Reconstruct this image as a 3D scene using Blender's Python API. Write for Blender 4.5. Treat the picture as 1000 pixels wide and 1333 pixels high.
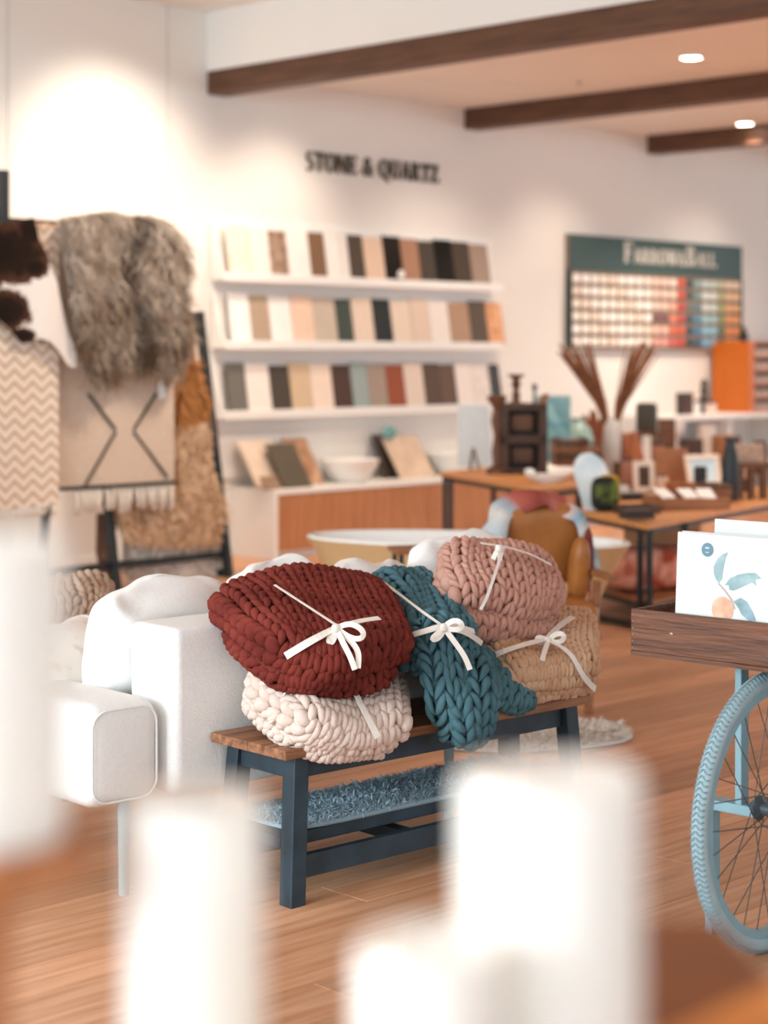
import bpy, bmesh, math, random
import numpy as np
from math import sin, cos, pi, radians, sqrt
random.seed(7); np.random.seed(7)
SC = bpy.context.scene
COL = SC.collection
for o in list(bpy.data.objects): bpy.data.objects.remove(o)

# ------------------------------------------------------------------ camera, world, light, exposure
FPX, HOR, CAMZ = 2400.0, 463.0, 1.55          # focal length in px of a 1000 px wide frame, horizon row, eye height
cd = bpy.data.cameras.new('camera'); cam = bpy.data.objects.new('camera', cd); COL.objects.link(cam)
cd.sensor_fit = 'HORIZONTAL'; cd.sensor_width = 24; cd.lens = FPX/1000*24
cd.shift_y = -(666.5-HOR)/1000
cd.clip_start = 0.05; cd.clip_end = 200
cam.location = (0, 0, CAMZ); cam.rotation_euler = (pi/2, 0, 0)
cd.dof.use_dof = True; cd.dof.focus_distance = 5.3; cd.dof.aperture_fstop = 1.75
SC.camera = cam
w = bpy.data.worlds.new('world'); SC.world = w; w.use_nodes = True
w.node_tree.nodes['Background'].inputs[0].default_value = (0.70, 0.89, 1.0, 1)
w.node_tree.nodes['Background'].inputs[1].default_value = 1.12
vs = SC.view_settings
vs.view_transform = 'Standard'; vs.look = 'None'; vs.gamma = 1; vs.use_curve_mapping = False
vs.exposure = 1.18

TH = radians(46.2)                             # direction of the back wall
W0 = np.array([-1.19, 14.3])
def frame(th): return np.array([cos(th), sin(th)]), np.array([-sin(th), cos(th)])

def light(name, kind, loc, energy, color, target=None, **kw):
    d = bpy.data.lights.new(name, kind); d.energy = energy; d.color = color
    for k, v in kw.items(): setattr(d, k, v)
    o = bpy.data.objects.new(name, d); COL.objects.link(o); o.location = loc
    if target is not None:
        from mathutils import Vector
        o.rotation_euler = (Vector(target)-Vector(loc)).to_track_quat('-Z', 'Y').to_euler()
    return o
def wallw(t, off, z):                          # wall frame -> world
    u, v = frame(TH); p = W0+u*t+v*off
    return (p[0], p[1], z)
# shop-front daylight behind and to the left of the camera, ceiling spots washing the wall
light('shopfront_daylight', 'AREA', (-6.5, -0.3, 2.8), 270, (0.80, 0.93, 1.0), (0.2, 6.5, 0.7), shape='RECTANGLE', size=5, size_y=3)
SPOTS = [(-1.3, -1.3, 4.12, -1.2, 2.3, 100), (-0.9, -3.3, 4.12, -1.6, 0.6, 170), (0.45, -1.1, 3.68, 0.4, 2.1, 44), (4.0, -1.3, 3.68, 3.9, 1.2, 40), (6.6, -1.5, 3.68, 6.2, 1.2, 40),  # second spot is an added lamp that brightens the hanging rugs
         (2.2, -1.7, 3.68, 2.2, 1.0, 60), (-4.2, -1.3, 4.12, -4.0, 2.1, 110)]
for i, (t, off, z, tt, tz, e) in enumerate(SPOTS):
    light('ceiling_spot_light', 'SPOT', wallw(t, off, z-0.03), e, (1.0, 0.85, 0.69), wallw(tt, 0, tz), spot_size=radians(84), spot_blend=1.0, shadow_soft_size=0.12)

# ------------------------------------------------------------------ helpers
def lin(h):
    if isinstance(h, str): h = [int(h[i:i+2], 16) for i in (0, 2, 4)]
    return tuple(((c/255)/12.92 if c/255 <= 0.04045 else ((c/255+0.055)/1.055)**2.4) for c in h)
def P(px, py, d): return np.array([(px-500)/FPX*d, d, CAMZ-(py-HOR)/FPX*d])
def gp(px, py, z=0.0): return P(px, py, FPX*(CAMZ-z)/(py-HOR))           # point on a level plane
def onplane(px, py, O, th, off=0.0):                                       # point of an upright plane: (along, height)
    u, v = frame(th); r = (px-500)/FPX; o = np.array(O)+v*off
    t = (r*o[1]-o[0])/(u[0]-r*u[1]); d = o[1]+u[1]*t
    return t, CAMZ-(py-HOR)/FPX*d
def wallpt(px, py, off=0.0): return onplane(px, py, W0, TH, off)

class MB:
    def __init__(s): s.v = []; s.f = []
    def add(s, V, F):
        n = len(s.v); s.v += [tuple(map(float, p)) for p in V]; s.f += [tuple(i+n for i in f) for f in F]; return s
    def box(s, x0, x1, y0, y1, z0, z1):
        V = [(x, y, z) for z in (z0, z1) for y in (y0, y1) for x in (x0, x1)]
        return s.add(V, [(0,2,3,1),(4,5,7,6),(0,1,5,4),(2,6,7,3),(0,4,6,2),(1,3,7,5)])
    def bar(s, a, b, wd, th=None, up=(0,0,1)):
        a = np.array(a, float); b = np.array(b, float); th = th or wd
        d = b-a; d /= np.linalg.norm(d); up = np.array(up, float)
        if abs(d@up) > 0.95: up = np.array((0, 1., 0)) if abs(d[1]) < .9 else np.array((1., 0, 0))
        x = np.cross(d, up); x /= np.linalg.norm(x); y = np.cross(x, d)
        V = [p+x*i*wd/2+y*j*th/2 for p in (a, b) for j in (-1, 1) for i in (-1, 1)]
        return s.add(V, [(0,2,3,1),(4,5,7,6),(0,1,5,4),(2,6,7,3),(0,4,6,2),(1,3,7,5)])
    def prism(s, poly, z0, z1):
        n = len(poly); V = [(x, y, z0) for x, y in poly]+[(x, y, z1) for x, y in poly]
        return s.add(V, [tuple(range(n))[::-1], tuple(range(n, 2*n))]+[(i, (i+1) % n, n+(i+1) % n, n+i) for i in range(n)])
    def wallprism(s, poly, y0, y1):                     # polygon in x,z, thickness in y
        n = len(poly); V = [(x, y0, z) for x, z in poly]+[(x, y1, z) for x, z in poly]
        return s.add(V, [tuple(range(n)), tuple(range(n, 2*n))[::-1]]+[(i, n+i, n+(i+1) % n, (i+1) % n) for i in range(n)])
    def lathe(s, prof, c=(0,0,0), n=24, sx=1, sy=1):
        V = []; m = len(prof)
        for r, z in prof: V += [(c[0]+max(r, 1e-4)*sx*cos(2*pi*k/n), c[1]+max(r, 1e-4)*sy*sin(2*pi*k/n), c[2]+z) for k in range(n)]
        F = [(i*n+k, i*n+(k+1) % n, (i+1)*n+(k+1) % n, (i+1)*n+k) for i in range(m-1) for k in range(n)]
        F += [tuple(range(n))[::-1], tuple((m-1)*n+k for k in range(n))]
        return s.add(V, F)
    def tube(s, pts, rad, n=8, closed=False):
        pts = [np.array(p, float) for p in pts]; m = len(pts); V = []
        R = rad if hasattr(rad, '__len__') else [rad]*m
        prev = None
        for i, p in enumerate(pts):
            a = pts[(i-1) % m] if (closed or i > 0) else p; b = pts[(i+1) % m] if (closed or i < m-1) else p
            d = b-a; d /= np.linalg.norm(d)+1e-12
            x = np.cross(d, prev if prev is not None else ((0,0,1.) if abs(d[2]) < .9 else (1.,0,0)))
            if prev is not None: x = np.cross(np.cross(d, prev_x), d) if False else prev_x-d*(prev_x@d)
            x /= np.linalg.norm(x)+1e-12; y = np.cross(d, x); prev = d; prev_x = x
            V += [p+R[i]*(x*cos(2*pi*k/n)+y*sin(2*pi*k/n)) for k in range(n)]
        F = [(i*n+k, i*n+(k+1) % n, ((i+1) % m)*n+(k+1) % n, ((i+1) % m)*n+k) for i in range(m if closed else m-1) for k in range(n)]
        if not closed: F += [tuple(range(n))[::-1], tuple((m-1)*n+k for k in range(n))]
        return s.add(V, F)
    def soft(s, c, r, e1=0.5, e2=0.5, n=20, m=14, fn=None):        # superellipsoid
        pw = lambda a, e: math.copysign(abs(a)**e, a)
        V = []; F = []
        for i in range(m+1):
            la = -pi/2+pi*i/m
            for k in range(n):
                lo = 2*pi*k/n
                p = np.array([r[0]*pw(cos(la), e1)*pw(cos(lo), e2), r[1]*pw(cos(la), e1)*pw(sin(lo), e2), r[2]*pw(sin(la), e1)])
                if fn: p = np.array(fn(p))
                V.append(p+np.array(c))
        F = [(i*n+k, i*n+(k+1) % n, (i+1)*n+(k+1) % n, (i+1)*n+k) for i in range(m) for k in range(n)]
        return s.add(V, F)
    def strip(s, pts, nrm, wd, th=0.0016):
        pts = np.array(pts, float); nrm = np.array(nrm, float); m = len(pts)
        T = np.gradient(pts, axis=0); B = np.cross(T, nrm); B /= np.linalg.norm(B, axis=1)[:, None]+1e-9
        wd = np.array(wd if hasattr(wd, '__len__') else [wd]*m)[:, None]
        V = np.stack([pts-B*wd/2, pts+B*wd/2, pts+B*wd/2+nrm*th, pts-B*wd/2+nrm*th], 1).reshape(-1, 3)
        F = [(i*4+k, i*4+(k+1) % 4, i*4+4+(k+1) % 4, i*4+4+k) for i in range(m-1) for k in range(4)]+[(3, 2, 1, 0), tuple((m-1)*4+k for k in range(4))]
        return s.add(V, F)
    def build(s, name, mat, parent=None, smooth=False, bevel=0, seg=2, loc=None, rz=0):
        me = bpy.data.meshes.new(name); me.from_pydata(s.v, [], s.f)
        bm = bmesh.new(); bm.from_mesh(me)
        bmesh.ops.recalc_face_normals(bm, faces=bm.faces)
        if bevel:
            ed = [e for e in bm.edges if len(e.link_faces) == 2 and e.calc_face_angle(0) > 0.5]
            bmesh.ops.bevel(bm, geom=ed, offset=bevel, segments=seg, profile=0.5, affect='EDGES', clamp_overlap=True)
        for f in bm.faces: f.smooth = bool(smooth)
        if smooth == 'auto':
            for e in bm.edges: e.smooth = e.calc_face_angle(0) < 0.7
        bm.to_mesh(me); bm.free()
        if mat: me.materials.append(mat)
        o = bpy.data.objects.new(name, me); COL.objects.link(o)
        if parent: o.parent = parent
        if loc is not None: o.location = loc
        o.rotation_euler = (0, 0, rz)
        return o
def tag(o, label=None, cat=None, group=None, kind=None):
    if label: o['label'] = label
    if cat: o['category'] = cat
    if group: o['group'] = group
    if kind: o['kind'] = kind
    return o
def thing(name, label, cat, loc=(0,0,0), rz=0, group=None):
    o = bpy.data.objects.new(name, None); COL.objects.link(o); o.location = loc; o.rotation_euler = (0, 0, rz); o.empty_display_size = 0.1
    return tag(o, label, cat, group)

MATS = {}
def mat(name, col, rough=0.6, var=0.06, scale=12, bump=0.0, bscale=60, metal=0, spec=0.4, col2=None, stretch=(1,1,1), detail=4, sharp=None, emit=0, sss=0, rnd=0, attr=None, coat=0):
    if name in MATS: return MATS[name]
    m = bpy.data.materials.new(name); m.use_nodes = True; MATS[name] = m
    N = m.node_tree.nodes; L = m.node_tree.links; b = N['Principled BSDF']
    b.inputs['Roughness'].default_value = rough; b.inputs['Metallic'].default_value = metal; b.inputs['Specular IOR Level'].default_value = spec
    if coat: b.inputs['Coat Weight'].default_value = coat
    c = lin(col); c2 = lin(col2) if col2 else tuple(max(0, x*(1-var*2)) for x in c)
    tc = N.new('ShaderNodeTexCoord'); mp = N.new('ShaderNodeMapping'); mp.inputs['Scale'].default_value = stretch
    L.new(tc.outputs['Object'], mp.inputs[0])
    src = mp.outputs[0]
    if rnd:
        oi = N.new('ShaderNodeObjectInfo'); ad = N.new('ShaderNodeVectorMath'); ad.operation = 'MULTIPLY_ADD'
        ad.inputs[1].default_value = (37, 53, 71); L.new(oi.outputs['Random'], ad.inputs[0]); L.new(src, ad.inputs[2]); src = ad.outputs[0]
    nt = N.new('ShaderNodeTexNoise'); nt.inputs['Scale'].default_value = scale; nt.inputs['Detail'].default_value = detail; L.new(src, nt.inputs['Vector'])
    rp = N.new('ShaderNodeValToRGB'); e = rp.color_ramp.elements
    lo, hi = sharp if sharp else (0.3, 0.7)
    e[0].position = lo; e[1].position = hi; e[0].color = (*c2, 1); e[1].color = (*c, 1)
    L.new(nt.outputs['Fac'], rp.inputs[0]); out = rp.outputs[0]
    if attr:
        at = N.new('ShaderNodeAttribute'); at.attribute_name = attr; mx = N.new('ShaderNodeMix'); mx.data_type = 'RGBA'; mx.blend_type = 'MULTIPLY'; mx.inputs[0].default_value = 1
        L.new(out, mx.inputs[6]); L.new(at.outputs['Color'], mx.inputs[7]); out = mx.outputs[2]
    if rnd:
        hs = N.new('ShaderNodeHueSaturation'); mr = N.new('ShaderNodeMapRange'); mr.inputs[3].default_value = 1-rnd; mr.inputs[4].default_value = 1+rnd
        L.new(oi.outputs['Random'], mr.inputs[0]); L.new(mr.outputs[0], hs.inputs['Value']); L.new(out, hs.inputs['Color']); out = hs.outputs[0]
    L.new(out, b.inputs['Base Color'])
    if bump:
        n2 = N.new('ShaderNodeTexNoise'); n2.inputs['Scale'].default_value = bscale; n2.inputs['Detail'].default_value = 3; L.new(mp.outputs[0], n2.inputs['Vector'])
        bp = N.new('ShaderNodeBump'); bp.inputs['Strength'].default_value = min(1, bump); bp.inputs['Distance'].default_value = 0.01; L.new(n2.outputs['Fac'], bp.inputs['Height']); L.new(bp.outputs[0], b.inputs['Normal'])
    if emit:
        b.inputs['Emission Color'].default_value = (*c, 1); b.inputs['Emission Strength'].default_value = emit
    if sss:
        b.inputs['Subsurface Weight'].default_value = sss; b.inputs['Subsurface Radius'].default_value = (0.03, 0.015, 0.008); b.inputs['Subsurface Scale'].default_value = 1.0
    return m
def wood(name, col, col2, scale=3.0, rough=0.5, ax=0, rnd=0, bump=0.15):
    st = [14, 14, 14]; st[ax] = 1.0
    return mat(name, col, rough=rough, col2=col2, scale=scale, stretch=tuple(st), detail=6, rnd=rnd, bump=bump, bscale=scale*3)
WHITE = mat('white_paint', 'f1ede8', 0.55, var=0.01)
BLACK = mat('black_metal', '23282a', 0.45, var=0.05)
OAK = wood('oak_top', 'd99a5e', 'b9763c')
OAKY = wood('oak_top_y', 'd99a5e', 'b9763c', ax=1)
WALN = wood('walnut', '7a5137', '543423')
DKW = wood('dark_wood', '5a4030', '3a281f')
MIDW = wood('mid_wood', 'a9714a', '82502f')

# ------------------------------------------------------------------ room shell
wallm = mat('wall_plaster', 'ece6df', 0.8, var=0.012, scale=2, bump=0.03)
ceilm = mat('ceiling_plaster', 'f5efe9', 0.8, var=0.012, scale=2)
beamm = wood('beam_oak', '6e4a34', '4a2f20', scale=2.2, ax=1, bump=0.4)
ZL, ZH, TB = 3.73, 4.18, -0.24
Wl = (W0[0], W0[1], 0)
o = MB().box(-14, 16, 0.0, 0.2, 0, ZH).build('wall_back', wallm, loc=Wl, rz=TH); tag(o, 'long white plaster wall behind the displays', kind='structure')
o = MB().box(-14, TB, -24, 0.2, ZH, ZH+0.1).build('ceiling_high', ceilm, loc=Wl, rz=TH); tag(o, 'higher white ceiling', kind='structure')
o = MB().box(TB+0.14, 16, -24, 0.2, ZL, ZL+0.1).build('ceiling', ceilm, loc=Wl, rz=TH); tag(o, 'lower pale ceiling with wooden beams', kind='structure')
o = MB().box(TB, TB+0.14, -24, 0.0, ZL, ZH+0.1).build('wall_bulkhead', wallm, loc=Wl, rz=TH); tag(o, 'white bulkhead above the longest beam', kind='structure')
BL = ['dark wooden ceiling beam along the white bulkhead edge', 'dark wooden ceiling beam between the bulkhead beam and the paint board', 'dark wooden ceiling beam above the paint chip board', 'dark wooden ceiling beam farthest from the bulkhead']
for i, t in enumerate((TB, 2.74, 5.48, 8.3)):
    mb = MB().box(-0.0, 0.2, -13, 0.0, ZL-0.18, ZL)
    o = mb.build('ceiling_beam', beamm, bevel=0.008, loc=wallw(t, 0, 0), rz=TH); tag(o, BL[i], 'beam', 'ceiling beams')
# floor: single planks in view on a sub floor
fl = thing('floor', 'warm oak plank floor', None); fl['kind'] = 'structure'
TF = radians(44); fu, fv = frame(TF)
subm = wood('sub_floor', 'c98f68', 'a86c47')
u_, v_ = frame(TH)
MB().box(-14, 16, -24, 0.0, -0.06, -0.014).build('sub_floor', subm, fl, loc=Wl, rz=TH)
plm = wood('floor_plank', 'dba884', 'bd845c', scale=2.4, rough=0.42, rnd=0.2)
PW = 0.2; PL = [1.5, 1.9, 2.2]; pme = []
for Lp in PL:
    o = MB().box(0.001, Lp-0.001, 0.001, PW-0.001, -0.0145, 0).build('plank', plm, fl, bevel=0.0015, seg=1); pme.append(o.data); bpy.data.objects.remove(o)
rr = random.Random(3); cnt = 0
def seen(p):
    if p[1] < 3.6 or p[1] > 17: return False
    px = 500+p[0]/p[1]*FPX
    return -60 < px < 1060 and (p-W0)@v_ < 0.3
for row in range(-60, 90):
    y = row*PW; x = -14-rr.random()*2
    while x < 22:
        k = rr.randrange(3); L_ = PL[k]
        if any(seen(fu*(x+a*L_)+fv*(y+b)) for a in (0, .25, .5, .75, 1) for b in (0, PW)):
            p = fu*x+fv*y
            if all(((fu*(x+a)+fv*(y+b))-W0)@v_ < 0.15 for a in (0, L_) for b in (0, PW)) and cnt < 330:
                o = bpy.data.objects.new('plank', pme[k]); COL.objects.link(o); o.parent = fl; o.location = (p[0], p[1], 0); o.rotation_euler = (0, 0, TF); cnt += 1
        x += L_
print('planks', cnt)
sk = MB().box(-14, 16, -0.015, 0.0, 0, 0.1).build('baseboard_back', WHITE, loc=Wl, rz=TH); tag(sk, kind='structure')

# downlights: recessed trims with lit discs; the spots' housings
glow = mat('lit_lamp', 'fff4e2', emit=9)
EXTRA = [(1.3, -6.0), (1.3, -9.0), (4.3, -6.2), (4.3, -9.2), (7.2, -6.5)]  # added unseen downlights, their bounce off the floor brightens the ceiling
XL = [(tuple(wallw(t, off, ZL-0.012)), 'added out-of-view recessed downlight in the low ceiling %s' % w_) for (t, off), w_ in zip(EXTRA, ('above the bench', 'past the bench toward the candles', 'above the crowded table', 'above the bicycle', 'past the crowded table'))]
for (px, py), lb in (((900, 76), 'round recessed downlight between the bulkhead beam and the middle beam'), ((970, 162), 'round recessed downlight beside the beam above the paint board')):
    XL.append((tuple(gp(px, py, ZL-0.012)), lb))
for p, lb in XL:
    e = thing('recessed_downlight', lb, 'downlight', p, 0, 'recessed downlights')
    MB().lathe([(0.075, 0.012), (0.075, 0.0), (0.105, 0.0), (0.105, 0.012)], n=28).build('trim_ring', WHITE, e, smooth='auto')
    MB().lathe([(0.0, 0.004), (0.076, 0.004), (0.076, 0.011), (0, 0.011)], n=28).build('lamp', glow, e)
    light('downlight_light', 'SPOT', (p[0], p[1], p[2]-0.02), 150, (1, 0.87, 0.73), (p[0], p[1], 0), spot_size=radians(110), spot_blend=0.8, shadow_soft_size=0.07)
for i, (t, off, z, tt, tz, en) in enumerate(SPOTS):
    e = thing('track_spotlight', 'small white ceiling spotlight '+['washing the wall above the cowhide and fur hide', 'added to brighten the hanging rugs', 'washing the wall above the stone sample shelves', 'washing the wall beside the paint chip board', 'washing the paint chip board', 'above the low cabinet', 'washing the wall past the cowhide'][i], 'spotlight', wallw(t, off, z+0.05), TH, 'wall washing spotlights')
    MB().lathe([(0.05, 0.0), (0.05, 0.01), (0.015, 0.01), (0.015, -0.02), (0.0, -0.02)], n=16).build('mount', WHITE, e)
for (px, py), wd in (((577, 108), 0.35), ((650, 108), 0.2)):
    p = gp(px, py, ZL-0.006)
    e = MB().box(-wd, wd, -0.05, 0.05, -0.004, 0.005)
    for k in range(5): e.box(-wd+0.03, wd-0.03, -0.04+k*0.018, -0.03+k*0.018, -0.007, -0.004)
    tag(e.build('air_vent', ceilm, loc=p, rz=TH), 'slim %s air vent flush in the low ceiling' % ('long' if wd > 0.3 else 'short'), 'vent')
# picture-hanging wires
for px, lb in ((10, 'thin hanging wire on the wall near the cowhide'), (218, 'thin hanging wire on the wall above the shaggy fur hide')):
    t, z = wallpt(px, 285 if px > 100 else 222, -0.006)
    e = thing('hanging_wire', lb, 'wire', wallw(t, -0.006, 0), TH, 'hanging wires')
    MB().tube([(0, 0, z), (0, 0, ZH)], 0.0025, 6).build('wire', mat('wire', 'b9bdbb', 0.4), e)
    MB().box(-0.025, 0.025, -0.03, 0.006, z-0.03, z).build('hook', WHITE, e, bevel=0.004)

# ------------------------------------------------------------------ letters
def ring(cx, cy, rx, ry, wx, wy, a0=0, a1=360, n=20):
    out = []
    for i in range(n):
        A = [radians(a0+(a1-a0)*(i+k)/n) for k in (0, 1)]
        f = lambda a, s: (cx+(rx-s*wx)*cos(a), cy+(ry-s*wy)*sin(a))
        out.append([f(A[0], 0), f(A[1], 0), f(A[1], 1), f(A[0], 1)])
    return out
def seg(x0, y0, x1, y1, wd): return [[(x0-wd/2, y0), (x0+wd/2, y0), (x1+wd/2, y1), (x1-wd/2, y1)]]
def hb(x0, x1, y0, y1): return [[(x0, y0), (x1, y0), (x1, y1), (x0, y1)]]
def stem(x, w_=0.15): return seg(x, 0, x, 1, w_)+hb(x-.15, x+.15, 0, .05)+hb(x-.15, x+.15, .95, 1)
def glyph(ch):
    if ch == 'T': return .8, stem(.4)+hb(0.02, .78, .94, 1)+hb(.02, .07, .76, 1)+hb(.73, .78, .76, 1)
    if ch == 'O': return .92, ring(.46, .5, .45, .51, .16, .06)
    if ch == 'Q': return .95, ring(.46, .5, .45, .51, .16, .06)+[[(.42, .06), (.55, .06), (.98, -.2), (.8, -.22)]]
    if ch == 'N': return .95, seg(.12, 0, .12, 1, .07)+hb(0, .25, 0, .05)+seg(.14, 1, .8, 0, .17)+seg(.82, 0, .82, 1, .07)+hb(.7, .95, .95, 1)+hb(0, .2, .95, 1)
    if ch == 'E': return .75, stem(.17)+hb(.1, .68, 0, .06)+hb(.1, .65, .94, 1)+hb(.2, .52, .48, .54)+hb(.63, .68, 0, .22)+hb(.6, .65, .8, 1)+hb(.49, .53, .4, .62)
    if ch == 'F': return .72, stem(.17)+hb(.1, .68, .94, 1)+hb(.2, .52, .47, .53)+hb(.63, .68, .76, 1)+hb(.49, .53, .38, .62)
    if ch == 'L': return .7, stem(.17)+hb(.1, .66, 0, .06)+hb(.61, .66, 0, .24)
    if ch == 'S': return .68, ring(.34, .74, .27, .27, .1, .07, 40, 250)+[[(.1, .62), (.22, .7), (.6, .38), (.5, .28)]]+ring(.34, .26, .3, .27, .12, .07, -150, 60)
    if ch == 'U': return .92, seg(.2, .28, .2, 1, .15)+hb(.05, .35, .95, 1)+ring(.46, .3, .335, .31, .12, .07, 180, 360)+seg(.76, .28, .76, 1, .07)+hb(.64, .88, .95, 1)
    if ch == 'A': return .92, seg(.12, 0, .46, 1, .07)+seg(.78, 0, .44, 1, .17)+hb(.24, .66, .33, .38)+hb(0, .24, 0, .05)+hb(.62, .94, 0, .05)
    if ch == 'R': return .88, stem(.17)+ring(.36, .74, .3, .26, .14, .06, -90, 90)+hb(.17, .4, .94, 1)+hb(.17, .4, .48, .54)+seg(.75, 0, .42, .5, .17)+hb(.68, .92, 0, .05)
    if ch == 'Z': return .78, hb(.05, .72, .94, 1)+hb(.04, .74, 0, .06)+seg(.14, .03, .62, .97, .18)+hb(.05, .1, .76, 1)+hb(.69, .74, 0, .24)
    if ch == 'W': return 1.25, seg(.38, 0, .14, 1, .16)+seg(.36, 0, .62, 1, .07)+seg(.84, 0, .62, 1, .16)+seg(.84, 0, 1.1, 1, .07)+hb(0, .3, .95, 1)+hb(.5, .76, .95, 1)+hb(.98, 1.24, .95, 1)
    if ch == 'B': return .82, stem(.17)+ring(.38, .76, .28, .24, .13, .06, -90, 90)+ring(.38, .27, .36, .27, .15, .06, -90, 90)+hb(.17, .4, .94, 1)+hb(.17, .4, .48, .54)+hb(.17, .4, 0, .06)
    if ch == '&': return .95, ring(.4, .78, .2, .22, .09, .06)+ring(.36, .28, .34, .29, .13, .07, 60, 330)+seg(.82, 0, .3, .72, .15)+seg(.66, .2, .82, .5, .06)+hb(.72, .95, .46, .51)
    return .35, []
def sign(parent, text, x0, x1, z, h, y0, y1, m, small=None):
    gl = []; x = 0
    for ch in text:
        k = h if (small is None or ch.isupper() or ch == ' ') else h*small
        wd, pol = glyph(ch.upper()); gl.append((x, k, pol)); x += (wd+.1)*k
    sc = (x1-x0)/x
    for gx, k, pol in gl:
        if not pol: continue
        mb = MB()
        for pg in pol: mb.wallprism([(x0+(gx+a*k)*sc, z+b*k) for a, b in pg], y0, y1)
        mb.build('letter', m, parent)
t0, z0 = wallpt(400, 221, -0.03); t1, _ = wallpt(574, 235, -0.03)
e = thing('wall_lettering', 'dark serif lettering reading STONE & QUARTZ on the wall above the sample shelves', 'sign', wallw(t0, 0, 0), TH)
sign(e, 'STONE & QUARTZ', 0, t1-t0, z0, 0.155, -0.03, -0.002, mat('sign_bronze', '5b5447', 0.5))

# ------------------------------------------------------------------ paint chip board
t0, zt = wallpt(742, 304, -0.06); t1, _ = wallpt(966, 322, -0.06); zb = wallpt(742, 455, -0.06)[1]; zh = wallpt(742, 351, -0.06)[1]
e = thing('paint_chip_board', 'dark green paint display board reading FARROW & BALL with rows of colour chips', 'display board', wallw(t0, 0, 0), TH)
WB = t1-t0
grn = mat('board_green', '3f524f', 0.6, var=0.03)
MB().box(0, WB, -0.05, -0.002, zb, zt).build('panel', mat('board_back', '8f7a66', 0.6), e)
MB().box(0, WB, -0.062, -0.05, zh, zt).build('header', grn, e)
for x in (0, WB-0.025): MB().box(x, x+0.025, -0.07, -0.002, zb, zh).build('side_trim', grn, e)
sign(e, 'Farrow&Ball', WB*0.285, WB*0.83, zh+0.10, 0.2, -0.085, -0.062, mat('sign_cream', 'e9e2d6', 0.5, emit=0), small=0.72)
NC, NR = 20, 6
pal = {}
for c in range(NC):
    for r in range(NR):
        if c < 9: k = ['f3e9df', 'efe0d0', 'f6efe8', 'e9d3bf', 'f1e7da'][(c*2+r*3) % 5]
        elif c < 11: k = 'e9c6b3' if r < 3 else ['7a4a44', 'f0b9a6', 'e8a093'][r-3]
        elif c == 11: k = ['f0d8c9', 'f0cdb8', 'e8a98c', 'e2805c', 'e0683c', 'd8605c'][r]
        elif c == 12: k = ['d9481c', 'd4461e', 'c63a22', 'c23a2a', 'd9582a', 'c84830'][r]
        elif c == 13: k = ['3a3f3c', '4b4a44', '6c6c62', '39474a', '2e4650', '35474c'][r]
        elif c < 17: k = ['c9d3cb', 'dfe3da', 'd3dcd2', '9fc4c6', '8cc3d4', '7fb8d8'][r] if c != 14 else ['8fa8a4', '7b9290', '5f7f84', '4f88a0', '3f7fa0', '35627e'][r]
        elif c == 17: k = ['c9c49a', 'b9b67a', 'a8a860', '8f9450', '5e6a38', '4a5434'][r]
        else: k = ['f2d3b4', 'f2c494', 'f0b070', 'f09c4a', 'f08c2c', 'f09a3a'][r]
        pal.setdefault(k, []).append((c, r))
cw = (WB-0.05)/NC; rh = (zh-zb-0.03)/NR
chipme = None
for k, lst in pal.items():
    m = mat('chip_'+k, k, 0.4, var=0.01)
    me = None
    for c, r in lst:
        if me is None:
            o = MB().box(0.016, cw-0.016, -0.066, -0.05, 0.02, rh-0.02).build('paint_chip', m, e, bevel=0.012, seg=2); me = o.data
        else:
            o = bpy.data.objects.new('paint_chip', me); COL.objects.link(o); o.parent = e
        o.location = (0.025+c*cw, 0, zh-0.015-(r+1)*rh)

# ------------------------------------------------------------------ stone sample shelves
SD = 0.16
tl, _ = wallpt(292, 360, -SD); tr, _ = wallpt(655, 376, -SD)
LEN = tr-tl
zs = [wallpt(292, y, -SD)[1] for y in (354, 443, 535)]
e = thing('sample_shelf_rack', 'white wall rack with three ledges for stone samples', 'shelf', wallw(tl, 0, 0), TH)
MB().box(0, LEN, -0.03, -0.002, 0.60, zs[0]+0.40).build('back_panel', WHITE, e)
MB().wallprism([(0, 0), (0.02, 0), (0.02, 1), (0, 1)], 0, 1)
for z in zs:
    MB().box(0, LEN, -SD, -0.03, z-0.055, z-0.02).build('ledge', WHITE, e, bevel=0.004)
    MB().box(0, LEN, -SD-0.012, -SD+0.006, z-0.07, z).build('lip', WHITE, e, bevel=0.004)
for z in zs:
    MB().add([(-0.015, -0.03, z-0.06), (-0.015, -SD, z-0.06), (-0.015, -SD, z), (-0.015, -0.04, z+0.36), (-0.015, -0.03, z+0.36),
              (0, -0.03, z-0.06), (0, -SD, z-0.06), (0, -SD, z), (0, -0.04, z+0.36), (0, -0.03, z+0.36)],
             [(0, 1, 2, 3, 4), (9, 8, 7, 6, 5), (0, 5, 6, 1), (1, 6, 7, 2), (2, 7, 8, 3), (3, 8, 9, 4), (4, 9, 5, 0)]).build('side_cheek', WHITE, e)
R1 = [(300,'e8cfb9','beige marble'),(331,'f3e8de','white'),(355,'7c5c48','brown veined marble'),(378,'f4ece5','bright white'),(407,'7d5d43','mid brown'),(428,'f3ebe4','plain white'),(447,'e9e0d8','narrow off-white'),(458,'4a3c2e','dark brown'),(478,'e2c4ab','beige'),(504,'20211f','glossy black'),(527,'a77c62','tan brown'),(550,'443a2f','charcoal brown'),(571,'191c1b','jet black'),(594,'4a3a2d','chocolate brown'),(617,'a48d7b','taupe grey'),(641,'','')]
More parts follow.
